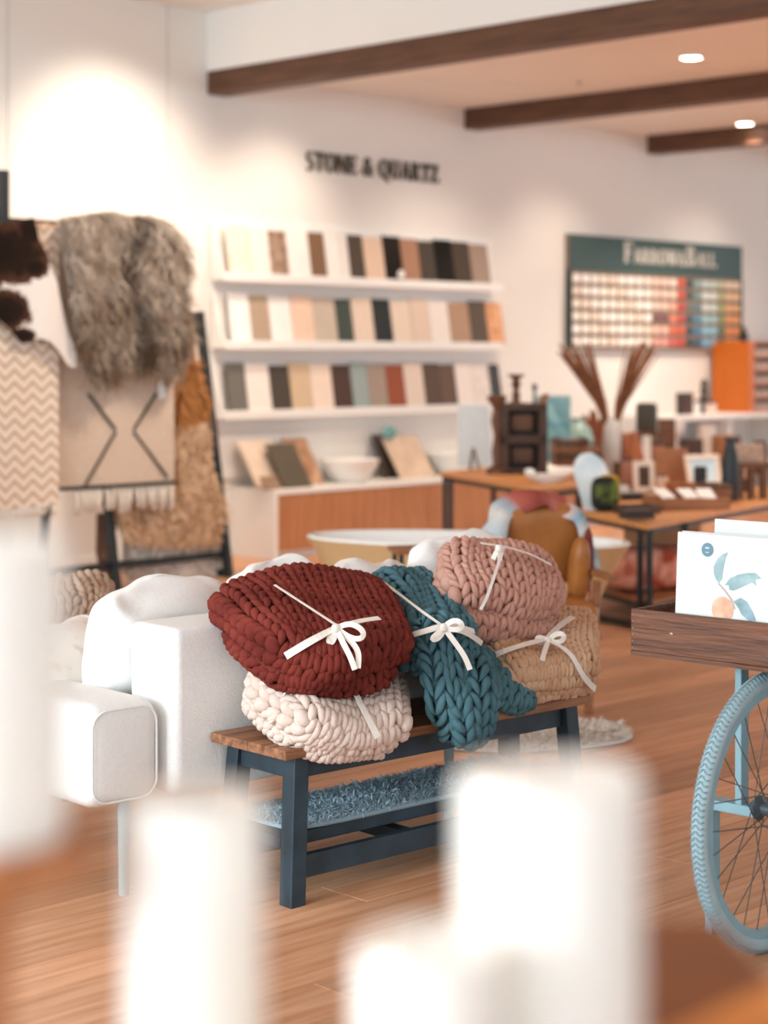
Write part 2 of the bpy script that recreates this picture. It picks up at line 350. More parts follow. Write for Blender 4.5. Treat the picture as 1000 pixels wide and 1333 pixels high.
R2 = [(303,'f7f2ee','bright white'),(330,'b39c85','taupe'),(355,'f6f1ec','clean white'),(384,'ecccb4','peach'),(413,'c6b6a4','pale grey'),(442,'3f4940','dark green'),(463,'e6cfbb','light beige'),(490,'1f2421','black'),(514,'e8d2be','cream'),(540,'e3c9b4','striped cream'),(563,'ece0d6','off-white'),(589,'b08c72','tan'),(616,'594a3a','dark olive brown'),(638,'e8b489','orange veined marble'),(659,'','')]
R3 = [(300,'757068','grey speckled granite'),(325,'f2e6dd','white'),(356,'493d31','dark brown'),(382,'d4b998','sand'),(409,'eed7c5','cream'),(437,'4b3020','deep chocolate'),(462,'9aa7a2','blue grey'),(484,'a59080','warm grey'),(508,'9a4a22','rust red'),(531,'e6d2c1','pale beige'),(556,'5b432f','walnut brown'),(577,'684d37','lighter walnut brown'),(598,'f0e3da','chalk white'),(619,'efe1d8','veined white'),(642,'3d3731','charcoal'),(656,'','')]
for row, (R, z, zn) in enumerate(((R1, zs[0], 'top'), (R2, zs[1], 'middle'), (R3, zs[2], 'lowest'))):
    for i in range(len(R)-1):
        px, hx, nm = R[i]
        ta = wallpt(px, 360+90*row, -SD+0.02)[0]; tb = wallpt(R[i+1][0], 360+90*row, -SD+0.02)[0]
        wd = tb-ta-0.006; H = 0.385-0.01*((i*7) % 3); lean = 0.062
        th = 0.014
        m = mat('stone_'+hx, hx, 0.18 if 'glossy' in nm or 'jet' in nm else 0.45, var=0.12 if ('marble' in nm or 'vein' in nm or 'granite' in nm) else 0.03, scale=18 if 'granite' not in nm else 90, rnd=0.02,
                col2={'brown veined marble': 'b79d8a', 'orange veined marble': 'c98250', 'beige marble': 'f1e2d4'}.get(nm))
        y0 = -SD+0.022
        mb = MB().add([(0, y0, 0), (wd, y0, 0), (wd, y0+th, 0), (0, y0+th, 0), (0, y0+lean, H), (wd, y0+lean, H), (wd, y0+lean+th, H), (0, y0+lean+th, H)],
                      [(0,3,2,1), (4,5,6,7), (0,1,5,4), (1,2,6,5), (2,3,7,6), (3,0,4,7)])
        o = mb.build('stone_sample', m, bevel=0.002, seg=1, loc=wallw(ta+0.003, 0, z-0.0195), rz=TH)
        if i == 0: lb = '%s stone sample at the end of the %s ledge beside the %s one' % (nm, zn, R[1][2])
        elif i == len(R)-2: lb = '%s stone sample ending the %s ledge after the %s one' % (nm, zn, R[i-1][2])
        else: lb = '%s stone sample on the %s ledge between %s and %s ones' % (nm, zn, R[i-1][2], R[i+1][2])
        tag(o, lb, 'stone sample', 'stone samples on the wall ledges')
# samples' magnet / white round knob hung on a black sample
t, z = wallpt(520, 352, -SD-0.01)
tag(MB().soft((0, 0, 0), (0.04, 0.018, 0.04), 1, 1).build('price_disc', WHITE, smooth=True, loc=wallw(t, -SD-0.03, zs[0]+0.04), rz=TH), 'small white round disc in front of a glossy black sample', 'disc')

# ------------------------------------------------------------------ low cabinet and things on it
CD = 0.5
t0, _ = wallpt(358, 640, -CD); ztop = wallpt(358, 638, -CD)[1]; t1 = t0+4.3
e = thing('low_cabinet', 'long low cabinet with white top and sides and oak fronts', 'cabinet', wallw(t0, 0, 0), TH)
MB().box(0, t1-t0, -CD, -0.004, ztop-0.04, ztop).build('top', WHITE, e, bevel=0.004)
MB().box(0, 0.03, -CD, -0.004, 0.0, ztop-0.04).build('side_panel', WHITE, e)
MB().box(0.03, t1-t0, -CD+0.03, -0.004, 0.06, ztop-0.04).build('body', WHITE, e)
fr = wood('cabinet_front', 'bf8154', 'a4673c', scale=2.5, ax=2)
nd = 5; dw = (t1-t0-0.04)/nd
for k in range(nd): MB().box(0.034+k*dw, 0.03+(k+1)*dw, -CD+0.006, -CD+0.03, 0.06, ztop-0.045).build('front_panel', fr, e, bevel=0.002, seg=1)
MB().box(0.03, t1-t0, -CD+0.06, -CD+0.08, 0, 0.06).build('plinth', WHITE, e)
def on_cab(px, off): return wallw(wallpt(px, 600, off)[0], off, ztop)
def slab(name, px, off, wd, H, lean, m, label, rz=0.0, tilt=0.0, cat='stone sample', th=0.016):
    mb = MB().add([(0, 0, 0), (wd, 0, 0), (wd, th, 0), (0, th, 0), (tilt, lean, H), (wd+tilt, lean, H), (wd+tilt, lean+th, H), (tilt, lean+th, H)],
                  [(0,3,2,1), (4,5,6,7), (0,1,5,4), (1,2,6,5), (2,3,7,6), (3,0,4,7)])
    return tag(mb.build(name, m, bevel=0.002, seg=1, loc=on_cab(px, off), rz=TH+rz), label, cat, 'stone slabs on the cabinet')
slab('stone_slab', 337, -0.36, 0.34, 0.36, 0.25, mat('slab_pale', 'e4cdb9', 0.5, var=0.08, scale=6), 'pale travertine slab leaning on the cabinet behind the olive slab')
slab('stone_slab', 371, -0.44, 0.30, 0.33, 0.22, mat('slab_olive', '564c3c', 0.5, var=0.04), 'dark olive slab leaning on the cabinet beside the basin')
slab('stone_slab', 392, -0.30, 0.26, 0.36, 0.22, mat('slab_brown', 'c79f80', 0.5, col2='96694a', scale=9), 'brown veined slab behind the olive slab on the cabinet')
slab('stone_slab', 500, -0.22, 0.26, 0.36, 0.14, mat('slab_char', '4b4239', 0.5), 'charcoal slab standing behind the basin on the cabinet')
slab('stone_slab', 523, -0.34, 0.42, 0.34, 0.2, mat('slab_beige', 'e3c9b0', 0.5, var=0.1, scale=7), 'rough beige stone slab leaning on the cabinet right of the basin', tilt=-0.03)
slab('stone_slab', 345, -0.46, 0.17, 0.1, 0.05, mat('slab_taupe', '9c7d66', 0.5), 'small taupe sample block in front of the pale travertine slab')
cer = mat('ceramic', 'f4f0ea', 0.15, var=0.005, coat=0.3)
def basin(px, off, sx, label):
    e = thing('vessel_basin', label, 'basin', on_cab(px, off), TH, 'white basins on the cabinet')
    MB().lathe([(0.0, 0.0), (0.13, 0.0), (0.15, 0.012), (0.22, 0.09), (0.265, 0.165), (0.268, 0.18), (0.255, 0.183), (0.24, 0.165), (0.19, 0.07), (0.1, 0.03), (0.0, 0.025)], n=36, sx=sx, sy=0.8).build('bowl', cer, e, smooth='auto')
    MB().lathe([(0, 0.025), (0.022, 0.027), (0.022, 0.031), (0, 0.033)], n=14).build('drain', mat('chrome', 'c9c9c9', 0.15, metal=1), e)
basin(456, -0.28, 1.0, 'white oval vessel basin beside the olive slab')
basin(590, -0.25, 0.8, 'white vessel basin behind the pale easel board')
tq = mat('turquoise', '7fb0ad', 0.4)
mb = MB()
for k in range(6): mb.soft((0.035*cos(k), 0.03*sin(k*1.3), 0.03*sin(k)), (0.03, 0.02, 0.03), 1, 1, 8, 6)
p = P(506, 560, 14.6)
tag(mb.build('turquoise_ornament', tq, smooth=True, loc=wallw(wallpt(506, 560, -0.16)[0], -0.17, wallpt(506, 563, -0.16)[1])), 'small turquoise flower ornament on top of the beige stone slab', 'ornament')

# ------------------------------------------------------------------ bench
BT = radians(42); BO = np.array([-0.275, 5.15]); bu, bv = frame(BT)
BL_, BW_, BH_ = 1.28, 0.35, 0.445
Bloc = (BO[0], BO[1], 0)
def b2w(p): p = np.asarray(p, float); return np.stack([BO[0]+bu[0]*p[..., 0]+bv[0]*p[..., 1], BO[1]+bu[1]*p[..., 0]+bv[1]*p[..., 1], p[..., 2]], -1)
def BP(px, py, y): t, z = onplane(px, py, BO, BT, y); return np.array([t, y, z])      # pixel -> bench frame on an upright plane
e = thing('wooden_bench', 'dark blue painted bench with reclaimed wooden seat', 'bench', Bloc, BT)
seatm = wood('bench_seat', 'b07b56', '6a4128', scale=3, ax=0, bump=0.5)
navy = mat('navy_paint', '2f4350', 0.45, var=0.12, scale=9, col2='1f2a30')
for k in range(2): MB().box(0, BL_, k*BW_/2+0.001, (k+1)*BW_/2-0.001, BH_-0.028, BH_).build('seat_board', seatm, e, bevel=0.003)
sx, sy = 0.03, 0.02
def legpts(ix, iy):
    x = 0.075 if ix == 0 else BL_-0.075; y = 0.045 if iy == 0 else BW_-0.045
    return np.array([x, y, BH_-0.028]), np.array([x+(-sx if ix == 0 else sx), y+(-sy if iy == 0 else sy), 0])
for ix in (0, 1):
    for iy in (0, 1):
        a, b = legpts(ix, iy); mb = MB(); s_ = 0.027
        mb.add([c+np.array([i*s_, j*s_, 0]) for c in (b, a) for j in (-1, 1) for i in (-1, 1)], [(0,2,3,1),(4,5,7,6),(0,1,5,4),(2,6,7,3),(0,4,6,2),(1,3,7,5)])
        mb.build('leg', navy, e, bevel=0.003)
for y in (0.05, BW_-0.05): MB().box(0.1, BL_-0.1, y-0.011, y+0.011, BH_-0.095, BH_-0.028).build('apron', navy, e, bevel=0.002)
for x in (0.07, BL_-0.07): MB().box(x-0.011, x+0.011, 0.06, BW_-0.06, BH_-0.095, BH_-0.028).build('end_apron', navy, e, bevel=0.002)
for y in (0.032, BW_-0.032): MB().box(0.06, BL_-0.06, y-0.013, y+0.013, 0.07, 0.135).build('stretcher', navy, e, bevel=0.002)
MB().box(0.5, 0.545, 0.045, BW_-0.045, 0.085, 0.125).build('cross_stretcher', navy, e, bevel=0.002)
MB().box(0.04, BL_-0.04, 0.075, BW_-0.03, 0.15, 0.185).build('lower_shelf', navy, e, bevel=0.002)
# fur
def furmesh(name, roots, normals, lens, dirs, cols, m, parent, width=0.006, curl=0.35, seed=1):
    r = np.random.RandomState(seed); n = len(roots)
    lens = np.asarray(lens)[:, None] if np.ndim(lens) else np.full((n, 1), lens)
    d = dirs+r.normal(0, 0.28, (n, 3)); d /= np.linalg.norm(d, axis=1)[:, None]
    side = np.cross(d, normals+r.normal(0, .5, (n, 3))); side /= np.linalg.norm(side, axis=1)[:, None]+1e-9
    mid = roots+normals*lens*curl+d*lens*0.45; tip = roots+normals*lens*curl*0.75+d*lens+r.normal(0, .1, (n, 3))*lens
    w1 = side*width/2
    V = np.stack([roots-w1, roots+w1, mid-w1, mid+w1, tip], 1).reshape(-1, 3)
    F = []
    for i in range(n): b = i*5; F += [(b, b+1, b+3, b+2), (b+2, b+3, b+4)]
    me = bpy.data.meshes.new(name); me.from_pydata(V.tolist(), [], F)
    ca = me.color_attributes.new('Col', 'FLOAT_COLOR', 'POINT')
    cc = np.repeat(np.c_[np.clip(cols*(1+r.normal(0, .10, (n, 1))), 0, 1), np.ones(n)], 5, 0).astype(np.float32)
    ca.data.foreach_set('color', cc.ravel()); me.materials.append(m)
    o = bpy.data.objects.new(name, me); COL.objects.link(o); o.parent = parent; o['kind'] = 'stuff'
    return o
furm = mat('fur', 'ffffff', 0.75, var=0.0, attr='Col', spec=0.15)
e = thing('sheepskin_throw', 'blue grey sheepskin lying on the lower shelf of the bench', 'sheepskin', (*(BO+bu*0.04+bv*0.06), 0.186), BT)
MB().soft((0.58, 0.14, 0.012), (0.56, 0.145, 0.014), 0.5, 0.3, 24, 6).build('hide', mat('hide_grey', '93aab5', 0.8), e, smooth=True)
n = 12000; r = np.random.RandomState(5)
ro = np.c_[r.uniform(0.03, 1.13, n), r.uniform(-0.005, 0.285, n), np.full(n, 0.02)]
dr = np.c_[r.normal(0, 1, n), r.normal(-0.3, 1, n), np.zeros(n)]
f_ = (np.sin(ro[:, 0]*19)+np.sin(ro[:, 1]*37+ro[:, 0]*7))[:, None]*0.13
furmesh('fur', ro, np.tile([0, 0, 1.], (n, 1)), r.uniform(0.014, 0.026, n), dr, np.array(lin('a3b9c4'))*(1+f_), furm, e, 0.004)

# ------------------------------------------------------------------ sofa
boucle = mat('boucle', 'efece8', 0.95, var=0.025, scale=90, bump=0.3, bscale=240, spec=0.1)
linen = mat('linen_white', 'f3eee9', 0.95, var=0.015, scale=30, bump=0.12, bscale=90, spec=0.1)
SX0, SX1 = -0.12, 1.12
e = thing('sofa', 'white boucle sofa with its back against the bench', 'sofa', Bloc, BT)
MB().box(SX0, SX1, 0.36, 0.60, 0.27, 0.757).build('backrest', boucle, e, smooth=True, bevel=0.028, seg=5)
MB().box(-0.395, -0.14, 0.395, 1.30, 0.262, 0.56).build('armrest', boucle, e, smooth=True, bevel=0.055, seg=6)
MB().box(SX0-0.0, SX1, 0.61, 1.28, 0.262, 0.45).build('seat', boucle, e, smooth=True, bevel=0.04, seg=5)
mb = MB()
mb.tube([(-0.395+0.05, 0.4, 0.262), (-0.145, 0.4, 0.262)], 0.004, 6)
grey = mat('leg_grey', '9aa5a4', 0.4, var=0.03)
for x, y in ((-0.25, 0.43), (-0.25, 1.24), (1.05, 0.43), (1.05, 1.24), (0.4, 0.43)):
    MB().lathe([(0.015, 0), (0.017, 0.2), (0.02, 0.275)], (x, y, 0), 14).build('leg', grey, e, smooth='auto')
# seams (piping) on the arm front and the back end
def rrect(x0, x1, z0, z1, y, r, n=5):
    pts = []
    for cx, cz, a in ((x1-r, z1-r, 0), (x0+r, z1-r, 90), (x0+r, z0+r, 180), (x1-r, z0+r, 270)):
        pts += [(cx+r*cos(radians(a+90*k/n)), y, cz+r*sin(radians(a+90*k/n))) for k in range(n+1)]
    return pts
MB().tube(rrect(-0.377, -0.158, 0.28, 0.542, 0.398, 0.05), 0.0035, 6, closed=True).build('piping', boucle, e, smooth=True)
def pillow(name, c, size, label, rz=0, rx=0, m=linen, seed=0, parent_rot=BT, group=None, wr=0.012, cat='cushion'):
    r = random.Random(seed); ph = [r.uniform(0, 6) for _ in range(6)]
    sx_, sy_, sz_ = size
    def fn(p):
        x, z = p[0]/sx_, p[2]/sz_
        p = p.copy(); edge = max(abs(x), abs(z))
        p[1] *= (0.25+0.75*max(0, 1-edge**3))
        p[1] += 0.6*wr*sin(5*x+ph[0]+3*z)+wr*0.4*sin(9*z+ph[1]-5*x)+wr*0.3*sin(17*x+9*z+ph[2])
        p[2] += wr*0.9*sin(3.5*x+ph[3])*max(0, z)+wr*0.5*sin(8*x+ph[4])*max(0, z)
        return p
    o = MB().soft((0, 0, 0), (sx_, sy_, sz_), 0.55, 0.4, 48, 36, fn)
    o = o.build(name, m, smooth=True); o.location = b2w(c); o.rotation_euler = (rx, 0, parent_rot+rz)
    return tag(o, label, cat, group)
def pilat(px, pytop, y, hw, hh, *a, **k):
    q = BP(px, pytop, y); return (q[0], y, q[2]-hh), (hw, 0.1, hh)
g_ = 'white back cushions on the sofa'
c, s = pilat(212, 752, 0.715, 0.28, 0.205); pillow('back_cushion', c, s, 'white linen cushion at the open end of the sofa back', seed=1, rx=0.12, group=g_, wr=0.014)
c, s = pilat(352, 728, 0.75, 0.22, 0.21); pillow('back_cushion', c, s, 'white linen cushion behind the dark red throw', seed=2, rx=0.12, rz=0.06, group=g_, wr=0.014)
c, s = pilat(474, 727, 0.75, 0.20, 0.2); pillow('back_cushion', c, s, 'white linen cushion behind the teal throw', seed=3, rx=0.16, group=g_, wr=0.012)
c, s = pilat(598, 693, 0.76, 0.26, 0.24); pillow('back_cushion', c, s, 'white linen cushion behind the dusty pink throw', seed=4, rx=0.12, rz=-0.1, group=g_, wr=0.012)
pm = mat('printed_linen', 'efe6dc', 0.9, col2='cdbba8', scale=14, sharp=(0.28, 0.42))
c, s = pilat(92, 800, 0.95, 0.19, 0.16); pillow('scatter_cushion', c, s, 'off-white printed cushion lying on the sofa seat', rx=-0.7, seed=5, m=pm)
c = (c[0]+0.14, c[1]+0.0, c[2]+0.05)
# ------------------------------------------------------------------ chunky knitted throws
class Layer:
    def __init__(s, grid, T, to3=BP):
        s.G = np.array([[to3(*q) for q in rw] for rw in grid]); s.T = T      # rows: back, mid, front ; columns: left..right
        la = np.mean([np.sum(np.linalg.norm(np.diff(s.G[i], axis=0), axis=1)) for i in range(3)])
        lb = np.mean([np.sum(np.linalg.norm(np.diff(s.G[:, i], axis=0), axis=1)) for i in range(3)])
        s.A, s.B = la/2, lb/2
        g = np.linspace(-1, 1, 81); s.ta = s.tb = None; s.ph = grid[0][0][0]*0.37+grid[1][1][1]*0.61
        def table(pts):
            l = np.r_[0, np.cumsum(np.linalg.norm(np.diff(pts, axis=0), axis=1))]; return l/l[-1]*2-1
        s.ta, s.tb, s.g = table(s.M(g, g*0)), table(s.M(g*0, g)), g
    def M(s, a, b):
        if s.ta is not None:
            a = np.interp(a, s.ta, s.g)+(a-np.clip(a, -1, 1)); b = np.interp(b, s.tb, s.g)+(b-np.clip(b, -1, 1))
        L = lambda x: np.stack([x*(x-1)/2, 1-x*x, x*(x+1)/2], -1)
        a2 = a*(1+0.022*np.sin(3.1*b+s.ph)); b2 = b*(1+0.018*np.sin(3.7*a+s.ph*2))
        m = np.einsum('...i,...j,ijk->...k', L(b2), L(a2), s.G)
        m[..., 2] += 0.006*np.sin(4.3*a+2.1*b+s.ph)+0.004*np.sin(5.2*b-3.3*a+s.ph*3)
        return m
    def S(s, a, q, h=0.0):                                  # a in metres -A..A, q arc length round the stadium, h extra height
        A, B, T = s.A, s.B, s.T
        Bf = B-T; per = 4*Bf+2*pi*T; q = np.mod(q, per)
        k = np.sqrt(np.clip(1-np.clip((np.abs(a)-(A-T*1.15))/(T*1.15), 0, 0.985)**2, 0.0, 1)); t = T*k
        s1, s2, s3 = 2*Bf, 2*Bf+pi*T, 4*Bf+pi*T
        th1 = (q-s1)/T; th2 = (q-s3)/T
        b = np.where(q < s1, -Bf+q, np.where(q < s2, Bf+t*np.sin(th1), np.where(q < s3, Bf-(q-s2), -Bf-t*np.sin(th2))))
        c = np.where(q < s1, t, np.where(q < s2, t*np.cos(th1), np.where(q < s3, -t, -t*np.cos(th2))))
        nb = np.where((q >= s1) & (q < s2), np.sin(th1), np.where(q >= s3, -np.sin(th2), 0))
        nc = np.where(q < s1, 1, np.where(q < s2, np.cos(th1), np.where(q < s3, -1, -np.cos(th2))))
        b = b+nb*h; c = c+nc*h
        aa, bb = a/A, b/B; e = 1e-3
        m = s.M(aa, bb); da = s.M(aa+e, bb)-s.M(aa-e, bb); db = s.M(aa, bb+e)-s.M(aa, bb-e)
        n = np.cross(da, -db); n /= np.linalg.norm(n, axis=-1)[..., None]+1e-12
        return m+n*c[..., None]
    def Sn(s, a, q, h=0.0):
        e = 2e-3; p = s.S(a, q, h)
        da = s.S(np.clip(a+e, -s.A, s.A), q, h)-s.S(np.clip(a-e, -s.A, s.A), q, h); dq = s.S(a, q+e, h)-s.S(a, q-e, h)
        n = np.cross(dq, da); n /= np.linalg.norm(n, axis=-1)[..., None]+1e-12
        return p, n
    def stitches(s, cw, rh, seed, swap=False):
        r = np.random.RandomState(seed)
        per = 4*(s.B-s.T)+2*pi*s.T
        La = 2*s.A
        if swap: pass
        nc = max(3, round(La/cw)); cw = La/nc
        nr = max(6, round(per/rh)); rh = per/nr
        I, J, K = np.meshgrid(np.arange(nc), np.arange(nr), np.array([-1, 1]), indexing='ij')
        I, J, K = I.ravel(), J.ravel(), K.ravel(); n = len(I)
        a0 = -s.A+(I+.5)*cw; q0 = J*rh+r.normal(0, rh*0.05, n)
        u = np.linspace(0, 1, 7)[None]
        a = a0[:, None]+K[:, None]*cw*(0.46-0.44*u**1.05)+r.normal(0, cw*.025, (n, 1)); q = q0[:, None]+rh*(-0.2+1.6*u)
        a = np.clip(a, -s.A*0.995, s.A*0.995)
        lift = cw*(0.02+0.20*np.sin(pi*u)**0.8)-cw*0.06*u
        p, nn = s.Sn(a, q, 0.0)
        p = p+nn*(lift+np.zeros_like(a))[..., None]
        R = cw*0.232*np.array([0.30, 0.80, 1.10, 1.15, 1.0, 0.66, 0.2])[None]*(1+r.normal(0, .06, (n, 1)))
        T = np.gradient(p, axis=1); T /= np.linalg.norm(T, axis=-1)[..., None]+1e-12
        Bn = np.cross(T, nn); Bn /= np.linalg.norm(Bn, axis=-1)[..., None]+1e-12; Nn = np.cross(Bn, T)
        ang = np.arange(8)*2*pi/8
        V = p[:, :, None]+R[..., None, None]*(Bn[:, :, None]*np.cos(ang)[None, None, :, None]+Nn[:, :, None]*np.sin(ang)[None, None, :, None]*0.92)
        V = V.reshape(-1, 3)
        nb = max(3, round(2*(s.B-s.T*0.5)/(rh*1.25)))
        for sg in (-1, 1):                                    # one chain along each closed end
            bb = np.repeat(np.linspace(-1, 1, nb)*(s.B-s.T*0.55)/s.B, 2); kk = np.tile([-1, 1], nb); uu = np.linspace(0, 1, 7)[None]
            bq = np.clip(bb[:, None]+(uu-0.3)*1.9/nb, -1, 1); aa = np.full_like(bq, sg*0.97); ee = 1e-3
            m0 = s.M(aa, bq); da = s.M(aa+ee, bq)-s.M(aa-ee, bq); db = s.M(aa, bq+ee)-s.M(aa, bq-ee)
            da /= np.linalg.norm(da, axis=-1)[..., None]; nz = np.cross(da, -db); nz /= np.linalg.norm(nz, axis=-1)[..., None]
            cc = kk[:, None]*s.T*(0.55-0.42*uu)
            pe = m0+nz*cc[..., None]+da*sg*(-s.T*0.12+s.T*0.22*np.sin(pi*uu))[..., None]
            Re = s.T*0.42*np.array([0.45, 0.9, 1.05, 1.05, 0.9, 0.65, 0.25])[None]*(1+r.normal(0, .05, (len(bb), 1)))
            Te = np.gradient(pe, axis=1); Te /= np.linalg.norm(Te, axis=-1)[..., None]+1e-12
            Be = np.cross(Te, da*sg); Be /= np.linalg.norm(Be, axis=-1)[..., None]+1e-12; Ne = np.cross(Be, Te)
            Ve = pe[:, :, None]+Re[..., None, None]*(Be[:, :, None]*np.cos(ang)[None, None, :, None]+Ne[:, :, None]*np.sin(ang)[None, None, :, None])
            V = np.vstack([V, Ve.reshape(-1, 3)]); n += len(bb)
        base = [(i*8+k, i*8+(k+1) % 8, i*8+8+(k+1) % 8, i*8+8+k) for i in range(6) for k in range(8)]+[tuple(range(8))[::-1], tuple(range(48, 56))]
        F = [tuple(x+m*56 for x in f) for m in range(n) for f in base]
        # core sheet under the stitches
        ga, gq = np.meshgrid(np.linspace(-s.A*0.97, s.A*0.97, 24), np.arange(48)*per/48, indexing='ij')
        C = s.S(ga, gq, -0.012).reshape(-1, 3); o_ = len(V)
        CF = [(o_+i*48+k, o_+i*48+(k+1) % 48, o_+(i+1)*48+(k+1) % 48, o_+(i+1)*48+k) for i in range(23) for k in range(48)]
        CF += [tuple(o_+k for k in range(48)), tuple(o_+23*48+k for k in range(48))[::-1]]
        # samples for laying ribbon
        ga, gq = np.meshgrid(np.linspace(-s.A*0.99, s.A*0.99, 110), np.linspace(0, per, 220), indexing='ij')
        sp, sn = s.Sn(ga.ravel(), gq.ravel(), cw*0.46)
        s.sp, s.sn = b2w(sp), sn
        return np.vstack([V, C]), F+CF
def throw(name, layers, cols, cw, rh, label, seed, rough=0.9):
    e = thing(name, label, 'throw', Bloc, BT)
    allV = []; allF = []; o_ = 0
    for i, L in enumerate(layers):
        V, F = L.stitches(cw, rh, seed+i); allV.append(V); allF += [tuple(x+o_ for x in f) for f in F]; o_ += len(V)
    me = bpy.data.meshes.new('knit'); me.from_pydata(np.vstack(allV).tolist(), [], allF)
    me.polygons.foreach_set('use_smooth', [True]*len(me.polygons))
    me.materials.append(mat('yarn_'+cols[0], cols[0], rough, col2=cols[1], scale=7, bump=0.35, bscale=260, spec=0.15, sharp=(0.35, 0.65)))
    o = bpy.data.objects.new('knit', me); COL.objects.link(o); o.parent = e
    e_sp = np.vstack([L.sp for L in layers]); 
    wn = np.vstack([L.sn for L in layers]); wn = np.stack([bu[0]*wn[:, 0]+bv[0]*wn[:, 1], bu[1]*wn[:, 0]+bv[1]*wn[:, 1], wn[:, 2]], -1)
    return e, e_sp, wn
ribm = mat('ribbon', 'efe5da', 0.6, var=0.02, scale=40, bump=0.1)
def w2b(p): p = np.asarray(p); q = p[..., :2]-BO; return np.stack([q@bu, q@bv, p[..., 2]], -1)
def resample(pl, step):
    pl = np.array(pl, float); out = []
    for a, b in zip(pl[:-1], pl[1:]):
        n = max(1, int(np.linalg.norm((b-a)[:2])/step)); out += [a+(b-a)*k/n for k in range(n)]
    return np.array(out+[pl[-1]])
def smooth(x, it):
    x = x.copy()
    for _ in range(it): x[1:-1] = (x[:-2]+2*x[1:-1]+x[2:])/4
    return x
def ribbon(e, sp, sn, path, wd=0.02, name='ribbon', lift=0.008):
    px = 500+sp[:, 0]/sp[:, 1]*FPX; py = HOR+(CAMZ-sp[:, 2])/sp[:, 1]*FPX
    pts = []; nr = []
    for q in resample(path, 6):
        d2 = (px-q[0])**2+(py-q[1])**2
        i = np.argmin(sp[:, 1]*400+np.where(d2 < 36, d2*0.3, 1e4+d2*20))
        d = sp[i, 1]; pts.append(P(q[0], q[1], d)); nr.append(sn[i])
    pts = smooth(np.array(pts), 4); nr = smooth(np.array(nr), 8); nr /= np.linalg.norm(nr, axis=1)[:, None]
    pts = pts+nr*lift
    m = b2wn = w2b(pts); nl = np.stack([nr[:, :2]@bu, nr[:, :2]@bv, nr[:, 2]], -1)
    MB().strip(m, nl, wd, 0.0018).build(name, ribm, e, smooth=False)
    return pts
def knotdepth(sp, q):
    px = 500+sp[:, 0]/sp[:, 1]*FPX; py = HOR+(CAMZ-sp[:, 2])/sp[:, 1]*FPX
    d2 = (px-q[0])**2+(py-q[1])**2; return sp[d2 < 60, 1].min()
def bow(e, sp, K, loops, tails, wd=0.02):
    d = knotdepth(sp, K)-0.012
    V0 = P(K[0], K[1], d)
    part = []
    for lp in loops:                       # closed loops through the knot, given by outline points
        pts = resample([K]+list(lp)+[K], 4); n = len(pts)
        lift = np.sin(np.linspace(0, pi, n))*0.028
        W = smooth(np.array([P(q[0], q[1], d-l) for q, l in zip(pts, lift)]), 6)
        T = np.gradient(W, axis=0); c = W.mean(0)
        nr = W-c; nr[:, 1] -= 0.02; nr /= np.linalg.norm(nr, axis=1)[:, None]
        vd = np.array([0, -1., 0.25]); nr = 0.6*nr+0.6*vd; nr /= np.linalg.norm(nr, axis=1)[:, None]
        part.append(('bow_loop', W, nr))
    for tl in tails:
        pts = resample([K]+list(tl), 5); n = len(pts)
        dd = []
        for q in pts:
            px = 500+sp[:, 0]/sp[:, 1]*FPX; py = HOR+(CAMZ-sp[:, 2])/sp[:, 1]*FPX
            m = (px-q[0])**2+(py-q[1])**2 < 60
            dd.append(sp[m, 1].min()-0.012 if m.any() else (dd[-1] if dd else d))
        dd = smooth(np.array(dd), 4)
        W = smooth(np.array([P(q[0], q[1], x) for q, x in zip(pts, dd)]), 4)
        part.append(('ribbon_tail', W, np.tile(np.array([0, -0.97, 0.26]), (n, 1))))
    for nm, W, nr in part:
        nl = np.stack([nr[:, :2]@bu, nr[:, :2]@bv, nr[:, 2]], -1)
        MB().strip(w2b(W), nl, wd, 0.0018).build(nm, ribm, e)
    k = w2b(P(K[0], K[1], d-0.006)); MB().soft(k, (0.014, 0.011, 0.013), 0.7, 0.7, 10, 8).build('knot', ribm, e, smooth=True)

# cream throw, under the dark red one
Lc = [Layer([[(336,868,.30),(420,860,.30),(505,870,.28)], [(338,898,.16),(430,902,.14),(522,905,.12)], [(395,945,-.03),(455,962,-.075),(527,955,-.09)]], 0.052),
      Layer([[(322,905,.30),(400,900,.32),(490,900,.3)], [(335,930,.17),(420,935,.15),(505,935,.14)], [(385,962,.02),(445,975,-.04),(505,965,-.05)]], 0.036)]
e, sp, sn = throw('knitted_throw', Lc, ('e6d2c6', 'dcc3b4'), 0.051, 0.044, 'cream chunky knitted throw folded on the bench beneath the dark red one', 11)
ribbon(e, sp, sn, [(386,886),(368,905),(355,940)], 0.02); ribbon(e, sp, sn, [(450,882),(468,920),(490,960)], 0.021); ribbon(e, sp, sn, [(462,884),(494,896)], 0.018)
# dark red throw
Lr = [Layer([[(284,786,.42),(395,764,.46),(468,764,.46)], [(294,806,.26),(405,792,.24),(512,802,.22)], [(362,856,.02),(446,866,-.08),(527,850,-.05)]], 0.055),
      Layer([[(290,802,.40),(395,780,.42),(480,780,.42)], [(308,834,.24),(405,835,.22),(500,838,.2)], [(366,870,.04),(425,888,-.04),(512,866,-.01)]], 0.042)]
e, sp, sn = throw('knitted_throw', Lr, ('84392f', '672822'), 0.050, 0.042, 'dark red chunky knitted throw tied with cream ribbon', 21)
ribbon(e, sp, sn, [(357,765),(400,793),(437,817)], 0.009); ribbon(e, sp, sn, [(440,820),(465,812),(493,808)], 0.02); ribbon(e, sp, sn, [(434,822),(400,838),(384,847),(374,853)], 0.021)
bow(e, sp, (438,818), [[(455,810),(474,820),(475,832),(460,833)], [(428,830),(424,841),(434,838)]], [[(447,838),(458,858),(462,872)], [(455,832),(468,848),(466,870)]], 0.016)
